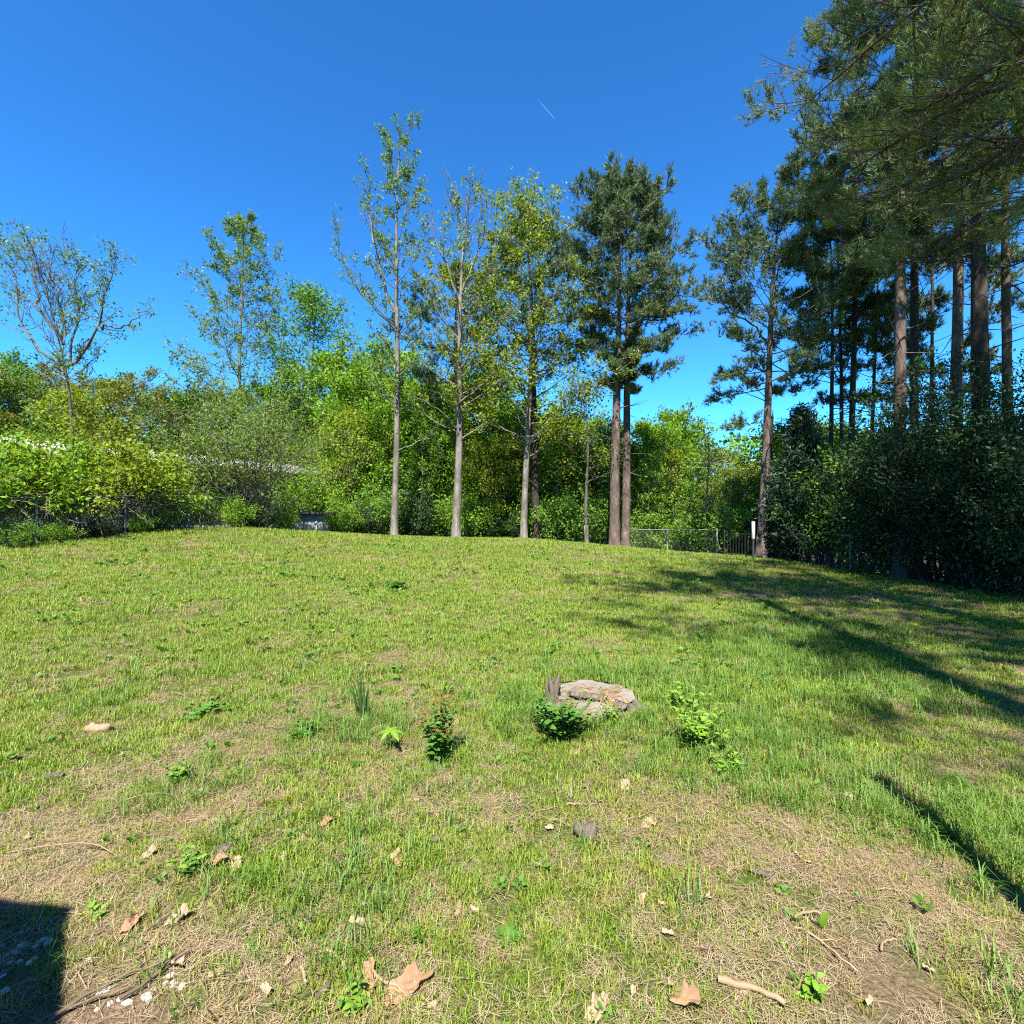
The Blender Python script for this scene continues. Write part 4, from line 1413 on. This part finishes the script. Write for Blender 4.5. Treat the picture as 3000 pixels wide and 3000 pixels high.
# ------------------------------------------------------------------ the stump
rng = np.random.default_rng(91)
sx, sy = .63, 4.10
stump = thing('tree_stump', 'low rotting tree stump with cracked grey cut face in the lawn', 'stump', (sx, sy, gz(sx, sy) - .02))
n = 40
a = np.arange(n) / n * 2 * PI
rad = .31 * (1 + .10 * np.sin(a * 3 + 1) + .06 * np.sin(a * 5 + 2) + .028 * rng.normal(size=n))
tilt = lambda x, y: .072 + .06 * (y / .4) + .015 * (x / .4)
g = Geo()
rings = []
for (f, zf, jit) in ((1.42, -.35, .02), (1.22, .10, .03), (1.10, .45, .03), (1.03, .85, .015), (.985, 1.02, .01)):
    x_ = np.cos(a) * rad * f * 1.0
    y_ = np.sin(a) * rad * f * 0.95
    rings.append(np.stack([x_, y_, tilt(x_, y_) * zf + rng.normal(size=n) * jit * .6], -1))
V = np.concatenate(rings)
F = [(r * n + j, r * n + (j + 1) % n, (r + 1) * n + (j + 1) % n, (r + 1) * n + j) for r in range(4) for j in range(n)]
g.add(V, F)
obj('bark', g.mesh('bark', M['chip'], True), stump)
g = Geo()
rings = []
fs = np.linspace(.985, 0.06, 9)
for f in fs:
    x_ = np.cos(a) * rad * f
    y_ = np.sin(a) * rad * f * 0.95
    dip = .028 * (noise2(x_ * 7 + 3, y_ * 11, 5) - .5) + .004 * rng.normal(size=n) * (f > .2)
    crack = -.035 * np.exp(-(((y_ + .28 * x_ + .02) / .028) ** 2)) * (np.abs(x_ + .02) < .22)
    rings.append(np.stack([x_, y_, tilt(x_, y_) * 1.02 + dip + crack + .004], -1))
V = np.concatenate(rings + [np.array([[0, 0, tilt(0, 0) + .004]])])
F = [(r * n + j, r * n + (j + 1) % n, (r + 1) * n + (j + 1) % n, (r + 1) * n + j) for r in range(8) for j in range(n)]
g.add(V, F)
g.add(V[8 * n:], [(j, (j + 1) % n, n) for j in range(n)])
m_, nt_, out_ = mat('weathered_cut_face')
f_ = tex(nt_, 5, 5, .65, stretch=(1, 4, 1), dist=.6)
f2_ = tex(nt_, 40, 4, .7, stretch=(.3, 1, 1))
c_ = mixc(nt_, .5, ramp(nt_, f_, [(.3, (.06, .045, .033)), (.5, (.14, .108, .075)), (.7, (.20, .172, .135))]), ramp(nt_, f2_, [(.3, (.045, .032, .021)), (.6, (.18, .136, .09))]))
wv_ = nt_.nodes.new('ShaderNodeTexWave')
wv_.wave_type = 'RINGS'
wv_.rings_direction = 'Z'
wv_.inputs['Scale'].default_value = 14
wv_.inputs['Distortion'].default_value = 3.5
wv_.inputs['Detail'].default_value = 3
tcw_ = nt_.nodes.new('ShaderNodeTexCoord')
nt_.links.new(tcw_.outputs['Object'], wv_.inputs['Vector'])
c_ = mixc(nt_, .5, c_, mixc(nt_, wv_.outputs['Fac'], c_, (.10, .072, .048)))
gr_ = ramp(nt_, tex(nt_, 3.2, 4, .6), [(.42, (0, 0, 0)), (.58, (.8, .8, .8))])
c_ = mixc(nt_, math_n(nt_, 'MULTIPLY', gr_, .7), c_, (.19, .18, .165))
principled(nt_, out_, c_, .9, bump(nt_, f2_, 1.0, .02), .1)
obj('cut_face', g.mesh('cut_face', m_, False), stump)
for q in range(8):
    px_, py_ = -.30 + .035 * rng.normal(), .10 + .04 * rng.normal()
    h_, r_ = .05 + .13 * rng.random() ** 2, .02 + .018 * rng.random()
    g = Geo()
    l1, l2 = rng.normal(size=2) * .012
    tube(g, [(px_, py_, -.02), (px_, py_, .10), (px_ + l1, py_ + l2, .10 + h_ * .6), (px_ + l1 * 2, py_ + l2 * 2, .10 + h_)], [r_ * 1.3, r_, r_ * .75, r_ * .1], 5, False, .7, rng)
    obj('splinter', g.mesh('splinter', M['wood']), stump)
g = Geo()
for q in range(170):
    if q < 120:
        px_, py_ = .17 + .12 * rng.normal(), -.12 + .11 * rng.normal()
    else:
        px_, py_ = .18 * rng.normal(), .18 * rng.normal()
    if math.hypot(px_, py_) > .29:
        continue
    az = rng.random() * 3.1
    o_ = np.array([math.cos(az), math.sin(az), .19 * math.sin(az)]) * (.02 + .035 * rng.random())
    s_ = np.array([-math.sin(az), math.cos(az), 0]) * .0022
    c_ = np.array([px_, py_, tilt(px_, py_) * 1.02 + .014 + .008 * rng.random()])
    g.add([c_ - o_ - s_, c_ - o_ + s_, c_ + o_ + s_ + [0, 0, .004], c_ + o_ - s_ + [0, 0, .004]], [(0, 1, 2, 3)])
litter = obj('needle_litter', g.mesh('needle_litter', M['litter']), stump)
litter['kind'] = 'stuff'


def chunk(seed, L, W, T, m='chip'):
    """a rough slab of bark: a warped grid with thickness"""
    r = np.random.default_rng(seed)
    nx_, ny_ = 9, 5
    u, v = np.meshgrid(np.linspace(-1, 1, nx_), np.linspace(-1, 1, ny_), indexing='ij')
    e = 1 - .22 * r.random((nx_, ny_)) * (np.maximum(np.abs(u), np.abs(v)) > .95)
    x_ = u * L * .5 * e
    y_ = v * W * .5 * e * (1 - .35 * u * u)
    z_ = T * (1 - .5 * v * v) + T * .5 * r.normal(size=(nx_, ny_)) * .5
    top = np.stack([x_, y_, z_], -1).reshape(-1, 3)
    bot = np.stack([x_ * .94, y_ * .94, z_ * 0 - .002], -1).reshape(-1, 3)
    V = np.concatenate([top, bot])
    N = nx_ * ny_
    F = []
    for i in range(nx_ - 1):
        for j in range(ny_ - 1):
            q = i * ny_ + j
            F.append((q, q + ny_, q + ny_ + 1, q + 1))
            F.append((N + q + 1, N + q + ny_ + 1, N + q + ny_, N + q))
    edge = [i * ny_ for i in range(nx_)] + [(nx_ - 1) * ny_ + j for j in range(1, ny_)] + [i * ny_ + ny_ - 1 for i in range(nx_ - 2, -1, -1)] + [j for j in range(ny_ - 2, 0, -1)]
    for i in range(len(edge)):
        p, q = edge[i], edge[(i + 1) % len(edge)]
        F.append((p, N + p, N + q, q))
    g = Geo()
    g.add(V, F)
    return g.mesh('bark_piece', M[m], False)


def lay(name, label, cat, data, px, py, rz=0, tilt_=(0, 0), up=.012, scale=1, group=None, on=None):
    d = EYE * 1500 / (py - 1510)
    for _ in range(4):
        x_ = (px - 1500) / 1500 * d
        d = (EYE - gz(x_, d)) * 1500 / (py - 1510)
    x_ = (px - 1500) / 1500 * d
    o = obj(name, data, None, (x_, d, gz(x_, d) + up), (tilt_[0], tilt_[1], rz), (scale,) * 3)
    return tag(o, label, cat, group)


top_at = lambda x_, y_: gz(sx, sy) - .02 + tilt(x_, y_) * 1.02
o = obj('bark_piece', chunk(1, .34, .085, .02), None, (sx - .02, sy - .01, top_at(-.02, -.01) + .012), (math.radians(13), 0, math.radians(-17)))
tag(o, 'long dark bark slab lying across the stump', 'bark')
o = obj('bark_piece', chunk(2, .14, .10, .018), None, (sx + .20, sy - .16, top_at(.20, -.16) + .006), (math.radians(13), 0, math.radians(-40)))
tag(o, 'small square mauve bark chip on the stump edge', 'bark')
lay('bark_piece', 'thick knotted grey bark chunk lying in the grass in front of the stump', 'bark', chunk(3, .13, .085, .05), 1718, 2452, -.6, up=.006)
lay('bark_piece', 'weathered grey bark scrap left of the knotted bark chunk', 'bark', chunk(4, .06, .045, .010), 1275, 2465, .6)
lay('bark_piece', 'narrow pale wood chip standing out in the turf', 'bark', chunk(5, .085, .032, .012, 'flax'), 1343, 2672, 1.5)
lay('bark_piece', 'brown bark flake on the straw by the shade of the post', 'bark', chunk(6, .10, .04, .012), 2230, 2565, -.5)
lay('bark_piece', 'crumpled dark grey bark scrap beside the curled brown leaves', 'bark', chunk(7, .075, .05, .03), 655, 2498, .3, up=.004)
lay('bark_piece', 'yellowish broken log piece lying in the left lawn', 'bark', chunk(8, .20, .065, .04, 'flax'), 290, 2146, .05)
lay('bark_piece', 'grey bark scrap in the left turf near the curved dry stem', 'bark', chunk(9, .10, .055, .02), 160, 2283, .3)
lay('bark_piece', 'reddish split wood flake at the edge of the bare ground', 'bark', chunk(10, .065, .035, .015), 945, 2915, .9)
lay('bark_piece', 'small dark bark bit in the sunlit turf', 'bark', chunk(11, .05, .03, .02), 2085, 1975, .2)


# ------------------------------------------------------------------ fallen leaves, sticks, dry stems, stones
def lobed_leaf(seed, size, curl, m='dead_leaf', lobes=5):
    r = np.random.default_rng(seed)
    na, nr = 34, 4
    a = np.arange(na) / na * 2 * PI
    prof = (.68 + .32 * np.abs(np.cos(a * lobes / 2 + r.random())) ** .8) * (.75 + .35 * np.cos(a) ** 2) * (.88 + .22 * r.random(na))
    V = [np.zeros((1, 3))]
    for q in range(1, nr + 1):
        f = q / nr
        x_ = np.cos(a) * prof * size * f * .5
        y_ = np.sin(a) * prof * size * f * .36
        z_ = curl * size * ((y_ / size * 2.2) ** 2 * .45 + .35 * (x_ / size * 1.5) ** 3 + .10 * np.sin(a * 3 + q) * f) + .004 * r.normal(size=na) * f
        V.append(np.stack([x_, y_, z_], -1))
    V = np.concatenate(V)
    V[:, 2] -= V[:, 2].min()
    F3 = [(0, 1 + j, 1 + (j + 1) % na) for j in range(na)]
    F4 = [(1 + (q - 1) * na + j, 1 + q * na + j, 1 + q * na + (j + 1) % na, 1 + (q - 1) * na + (j + 1) % na) for q in range(1, nr) for j in range(na)]
    g = Geo()
    g.v.append(V)
    g.f += [np.array(F3), np.array(F4)]
    g.n = len(V)
    s = Geo()
    tube(s, [(-size * .25, 0, .003), (-size * .5, .01, .006), (-size * .72, .02, .003)], [.0016, .0014, .001], 4)
    g.merge(s)
    return g.mesh('dead_leaf', M[m], False)


DL = [lobed_leaf(1, .15, .7), lobed_leaf(2, .12, .9, 'dead_leaf', 4), lobed_leaf(3, .11, 1.0, 'dead_leaf_pale', 5), lobed_leaf(4, .085, .8, 'dead_leaf_pale', 3), lobed_leaf(5, .10, 1.2, 'dead_leaf', 6)]
special = [(1190, 2905, 0, 1.25, .5, 'large flat pinkish brown dead leaf beside the pale stick'), (1075, 2890, 1, 1.1, 1.9, 'folded brown dead leaf next to the large flat one'),
           (2010, 2950, 4, 1.3, -.5, 'curled orange brown dead leaf with dark underside in the straw'), (1750, 2968, 2, 1.0, .9, 'pale tan dead leaf left of the curled orange one'),
           (640, 2535, 1, 1.0, .1, 'brown curled leaf under the crumpled bark scrap'), (690, 2540, 2, .8, 2.0, 'tan leaf right of the crumpled bark scrap'),
           (440, 2510, 2, .9, .7, 'tan leaf between the two curved dry stems'), (1170, 2535, 4, .9, 1.2, 'crinkled rosy leaf in the middle of the turf'),
           (1160, 2515, 2, .8, .2, 'pale leaf touching the crinkled rosy leaf'), (955, 2420, 1, .9, .3, 'pinkish leaf lying in the left centre turf'),
           (525, 2700, 2, 1.1, .4, 'pale leaf at the edge of the stony bare ground'), (385, 2720, 4, 1.0, 1.2, 'brown leaf near the yellow seedling'),
           (1690, 2212, 4, .7, 1.3, 'red brown upright leaf in front of the stump plant'), (1900, 2425, 3, 1.2, .2, 'grey tan leaf right of the knotted bark chunk'),
           (1830, 2310, 2, 1.0, 1.4, 'upright pale leaf between the stump and the bark chunk')]
for (px, py, v, s, rz, lab) in special:
    lay('dead_leaf', lab, 'leaf', DL[v], px, py, rz, (.10, -.08), .004, s * .92)
rng = np.random.default_rng(17)
for k in range(34):
    px, py = 60 + 2880 * rng.random(), 2150 + 830 * rng.random() ** .8
    if 1500 < px < 1950 and py < 2200:
        continue
    lay('dead_leaf', 'small dry tan leaf scrap scattered in the near turf', 'leaf', DL[int(rng.integers(2, 4))], px, py, rng.random() * 6, (.3 * rng.normal(), .3 * rng.normal()), .012,
        .35 + .35 * rng.random(), 'leaf scraps in the turf')


def stick(seed, L, r, bend=.08, fork=0):
    rr = np.random.default_rng(seed)
    g = Geo()
    t = np.linspace(-.5, .5, 9)
    P = np.stack([t * L, bend * L * np.sin(t * 4 + rr.random() * 3) + rr.normal(size=9) * L * .008, r * 1.1 + .01 * rr.random(9)], -1)
    tube(g, P, r * (1 - .3 * (t + .5)) * (1 + .25 * (rr.random(9) - .4)), 6, True)
    for k in range(fork):
        p = P[3 + 2 * k]
        tube(g, [p, p + [L * .12, L * .10 * (-1) ** k, .01], p + [L * .2, L * .2 * (-1) ** k, .004]], [r * .6, r * .45, r * .25], 5, True)
    return g


SL = [(640, 2600 + 220, 0, 0, '', '')]
for k, (px, py, L, r, rz, m, fork, lab) in enumerate((
        (980, 2825, .14, .007, -.55, 'stick', 0, 'pale knobbly stick left of the large flat dead leaf'),
        (890, 2875, .08, .006, -.75, 'stick', 0, 'short knobbed pale stick below the knobbly stick'),
        (1150, 2905, .14, .005, -.75, 'stick', 0, 'straight pale stick lying over the large flat dead leaf'),
        (340, 2905, .34, .006, .60, 'stick_dark', 0, 'long brown stick between the white stones'),
        (460, 2870, .22, .007, .85, 'stick_dark', 1, 'dark forked stick behind the white stones'),
        (250, 2960, .26, .005, .75, 'stick_dark', 0, 'thin dark stick at the edge of the porch shade'),
        (490, 2705, .14, .004, .8, 'stick_dark', 0, 'short dark twig near the pale leaf on the bare ground'),
        (2200, 2925, .20, .012, -.55, 'flax', 0, 'thick pale bleached stick in the straw'),
        (2420, 2790, .22, .004, -.9, 'stick', 1, 'thin crooked twig on the brown soil patch'),
        (2365, 2695, .12, .006, .1, 'flax', 1, 'pale forked twig beside the single bright leaf'),
        (2600, 2780, .10, .005, .5, 'flax', 0, 'short bleached stick in the right turf'),
        (1690, 2368, .12, .006, .2, 'flax', 2, 'frayed yellow wood splinters behind the knotted bark chunk'),
        (1675, 2330, .10, .010, 1.2, 'flax', 0, 'pointed yellow wood splinter behind the frayed splinters'),
        (1640, 2420, .13, .005, -.7, 'flax', 1, 'yellow splinter touching the knotted bark chunk'),
        (830, 2350, .26, .004, .55, 'stick_dark', 0, 'long thin dead twig in the left turf'),
        (1590, 2390, .24, .003, .6, 'flax', 0, 'thin straight straw left of the frayed splinters'),
        (1880, 2400, .22, .004, .15, 'flax', 1, 'crooked pale twig right of the knotted bark chunk'),
        (2395, 2070, .12, .008, .9, 'flax', 0, 'bleached stick piece in the lawn beside the long trunk shadow'))):
    lay('stick', lab, 'stick', stick(500 + k, L, r, .10, fork).mesh('stick', M[m], True), px, py, rz, up=.010)
for (pts, lab) in (([(15, 2484), (120, 2480), (230, 2468), (290, 2475), (345, 2490)], 'long arching dry stem lying in the left turf'),
                   ([(335, 2342), (400, 2332), (470, 2322), (515, 2330), (538, 2360)], 'hooked dry stem lying above the long arching one')):
    P = []
    for (px, py) in pts:
        d = EYE * 1500 / (py - 1510)
        for _ in range(4):
            d = (EYE - gz((px - 1500) / 1500 * d, d) - .04) * 1500 / (py - 1510)
        x_ = (px - 1500) / 1500 * d
        P.append((x_, d, gz(x_, d) + .04))
    P = np.array(P)
    P[0, 2] -= .025
    P[-1, 2] -= .03
    u = np.linspace(0, 1, 14)
    Q = np.array([at_path(P, t) for t in u])
    g = Geo()
    tube(g, Q, np.full(14, .0028), 5, True)
    tag(obj('dry_stem', g.mesh('dry_stem', M['flax'], True)), lab, 'stem')

import bmesh
stone_me = []
for k in range(5):
    bm = bmesh.new()
    bmesh.ops.create_icosphere(bm, subdivisions=2, radius=1)
    rr = random.Random(k)
    ax = [Vector((rr.gauss(0, 1), rr.gauss(0, 1), rr.gauss(0, 1))).normalized() for _ in range(7)]
    for v in bm.verts:
        for q in ax:
            dd = v.co.dot(q)
            if dd > .62:
                v.co -= q * (dd - .62) * .9
        v.co.x *= 1.25
        v.co.z *= .62
    me = bpy.data.meshes.new('stone')
    bm.to_mesh(me)
    bm.free()
    me.materials.append(M['stone'])
    stone_me.append(me)
lit = [(265, 2815, .017), (302, 2905, .024), (366, 2783, .010), (498, 2862, .018), (505, 2885, .016), (430, 2925, .024), (372, 2938, .017), (352, 2930, .014), (322, 2942, .013), (485, 2880, .011),
       (532, 2893, .016), (382, 2912, .010), (195, 2855, .010), (285, 2958, .010), (455, 2900, .010)]
dark_ = [(125, 2757, .018), (142, 2762, .018), (62, 2773, .018), (105, 2775, .014), (94, 2817, .022), (45, 2793, .016), (22, 2800, .014), (58, 2818, .012), (30, 2822, .012), (10, 2860, .012), (15, 2905, .018), (5, 2770, .014), (65, 2732, .010)]
for k, (px, py, r) in enumerate(lit + dark_):
    lab = 'white angular stone on the sunlit bare ground by the sticks' if k < len(lit) else 'white angular stone lying in the porch shade'
    lay('stone', lab, 'stone', stone_me[k % 5], px, py, k * 1.1, (.2 * math.sin(k), .2 * math.cos(k * 2)), r * .12, r * .85, 'white stones by the porch')


# ------------------------------------------------------------------ plants in the yard, every leaf a piece of its own
def leaf_mesh(name, m, L, W, fold=.18, droop=.2):
    n = 6
    t = np.linspace(0, 1, n)
    w = np.sin(np.clip(t, 0, 1) ** .8 * PI) ** .8 * W * .5
    z = -droop * L * t ** 2
    c = np.stack([t * L, 0 * t, z], -1)
    l = np.stack([t * L, w, z + fold * w], -1)
    r = np.stack([t * L, -w, z + fold * w], -1)
    g = Geo()
    g.add(np.concatenate([c, l, r]), [(i, i + 1, n + i + 1, n + i) for i in range(n - 1)] + [(2 * n + i, 2 * n + i + 1, i + 1, i) for i in range(n - 1)])
    return g.mesh(name, m, True)


LM = {'dark': leaf_mesh('leaf', M['sprout'], .05, .026), 'lime': leaf_mesh('leaf', M['sprout_lime'], .06, .03), 'red': leaf_mesh('leaf', M['sprout_red'], .035, .016),
      'palm': leaf_mesh('leaf', M['sprout_lime'], .11, .036, .15, .35), 'rosette': leaf_mesh('leaf', M['sprout'], .10, .02, .15, .25), 'broad': leaf_mesh('leaf', M['sprout'], .065, .04)}


def yard_plant(name, label, cat, px, py, H, R, nst, nl, kinds, seed, scale=1):
    d = EYE * 1500 / (py - 1510)
    for _ in range(4):
        d = (EYE - gz((px - 1500) / 1500 * d, d)) * 1500 / (py - 1510)
    x_ = (px - 1500) / 1500 * d
    r = np.random.default_rng(seed)
    t = thing(name, label, cat, (x_, d, gz(x_, d)))
    for i in range(nst):
        az = i * 2.4 + r.random()
        o = R * math.sqrt((i + .3) / nst)
        h = H * (.55 + .5 * r.random()) if i else H
        q = np.linspace(0, 1, 6)
        P = np.stack([math.cos(az) * (o * q ** 1.4), math.sin(az) * (o * q ** 1.4), h * q - .01], -1) + r.normal(size=(6, 3)) * .006
        g = Geo()
        tube(g, P, np.linspace(.0045, .0018, 6), 5)
        obj('stem', g.mesh('stem', M['stem'], True), t)
        for j in range(nl):
            u = .18 + .82 * (j + r.random()) / nl
            p = at_path(P, u)
            az2 = j * 2.4 + r.random()
            kd = kinds[-1] if (u > .82 and len(kinds) > 1) else kinds[0]
            s = scale * (.7 + .6 * r.random()) * (1.15 - .45 * u)
            obj('leaf', LM[kd], t, p, (r.normal() * .3, -.5 * r.random() - .05, az2), (s, s, s))
    return t


yard_plant('privet_sprout', 'dense dark green sprout with reddish new tips left of the stump', 'plant', 1285, 2235, .46, .16, 15, 26, ['dark', 'red'], 1, 1.15)
yard_plant('stump_bush', 'dark leafy bramble growing against the front of the stump', 'plant', 1650, 2165, .33, .28, 20, 17, ['broad', 'dark'], 2, 1.1)
yard_plant('leafy_weed', 'tall lime green leafy weed right of the stump', 'plant', 2040, 2185, .32, .30, 16, 12, ['lime', 'lime'], 3, 1.0)
yard_plant('leafy_weed', 'loose lime green weed behind the tall one right of the stump', 'plant', 2000, 2080, .28, .32, 14, 10, ['lime', 'dark'], 4, .9)
yard_plant('leafy_weed', 'low dark leaved weed in the turf left of the upright blades', 'plant', 895, 2155, .10, .16, 7, 9, ['broad', 'broad'], 5, 1.0)
yard_plant('leafy_weed', 'small lime weed at the foot of the stump', 'plant', 1790, 2120, .15, .10, 5, 8, ['lime', 'lime'], 6, .8)
yard_plant('leafy_weed', 'bushy yellow green weed tuft in the left turf', 'plant', 525, 2290, .13, .10, 8, 12, ['lime', 'dark'], 7, .7)
yard_plant('leafy_weed', 'low dark weed patch in the left lawn', 'plant', 600, 2090, .10, .30, 9, 8, ['broad', 'dark'], 8, 1.0)
yard_plant('leafy_weed', 'dark green weed patch by the curled leaves', 'plant', 555, 2560, .12, .10, 7, 10, ['dark', 'lime'], 9, .7)
yard_plant('leafy_weed', 'lime weed at the bottom edge of the straw', 'plant', 2385, 2930, .10, .05, 4, 6, ['lime', 'lime'], 10, .7)
yard_plant('leafy_weed', 'far dark green weed tuft alone on the lawn', 'plant', 1160, 1728, .22, .30, 9, 10, ['broad', 'dark'], 11, 2.0)
yard_plant('leafy_weed', 'bright weed cluster beside the brown dead leaves', 'plant', 1040, 2945, .09, .07, 5, 8, ['lime', 'dark'], 12, .6)
yard_plant('leafy_weed', 'yellow seedling beside the porch shade', 'plant', 268, 2690, .04, .04, 4, 4, ['lime', 'lime'], 13, .8)
yard_plant('leafy_weed', 'mid green weed tuft right of the dry grass', 'plant', 2130, 2260, .16, .2, 7, 9, ['lime', 'dark'], 14, .8)


def radial_plant(name, label, cat, px, py, n, kind, h, pitch, scale, seed):
    d = EYE * 1500 / (py - 1510)
    for _ in range(4):
        d = (EYE - gz((px - 1500) / 1500 * d, d)) * 1500 / (py - 1510)
    x_ = (px - 1500) / 1500 * d
    r = np.random.default_rng(seed)
    t = thing(name, label, cat, (x_, d, gz(x_, d)))
    if h > .02:
        g = Geo()
        tube(g, [(0, 0, -.01), (.004, 0, h * .5), (0, 0, h)], [.003, .0025, .002], 5)
        obj('stem', g.mesh('stem', M['stem'], True), t)
    for i in range(n):
        s = scale * (.8 + .4 * r.random())
        obj('leaf', LM[kind], t, (0, 0, h), (r.normal() * .1, pitch - .3 * r.random(), i / n * 2 * PI + .2 * r.random()), (s, s, s))
    return t


radial_plant('buckeye_seedling', 'pale five leaved seedling left of the dense sprout', 'plant', 1143, 2205, 6, 'palm', .15, .1, 1.0, 1)
radial_plant('dandelion', 'flat green leaf rosette in the front turf', 'plant', 1490, 2755, 20, 'rosette', .01, -.35, .62, 2)
radial_plant('plantain_weed', 'small dark rosette at the left of the sprout', 'plant', 870, 2165, 9, 'broad', .01, -.4, 1.1, 3)
radial_plant('seedling', 'single bright upright leaf pair in the right straw', 'plant', 2405, 2730, 2, 'lime', .015, -1.0, 1.0, 4)
radial_plant('seedling', 'tiny two leaf seedling by the dark stick on the bare ground', 'plant', 495, 2825, 3, 'lime', .015, -.9, .6, 5)

# upright sword-like blades
d = 4.05
x_ = (1055 - 1500) / 1500 * d
t = thing('iris_clump', 'clump of tall upright sword shaped blades in the turf', 'plant', (x_, d, gz(x_, d)))
r = np.random.default_rng(4)
for k in range(11):
    L = .22 + .24 * r.random()
    g = Geo()
    q = np.linspace(0, 1, 6)
    lean = r.normal(size=2) * .06
    bx, by = r.normal(size=2) * .035
    wq = .0095 * (1 - q ** 3)
    az = r.random() * 3
    P = np.stack([bx + lean[0] * q ** 2, by + lean[1] * q ** 2, q * L - .01], -1)
    s = np.array([math.cos(az), math.sin(az), 0])
    g.add(np.concatenate([P - s * wq[:, None], P + s * wq[:, None]]), [(i, 6 + i, 7 + i, i + 1) for i in range(5)])
    obj('blade', g.mesh('blade', M['iris'], True), t)

lawn.data.attributes.new('soil', 'FLOAT', 'POINT').data.foreach_set('value', soil(XX.ravel(), YY.ravel()).astype(np.float32))
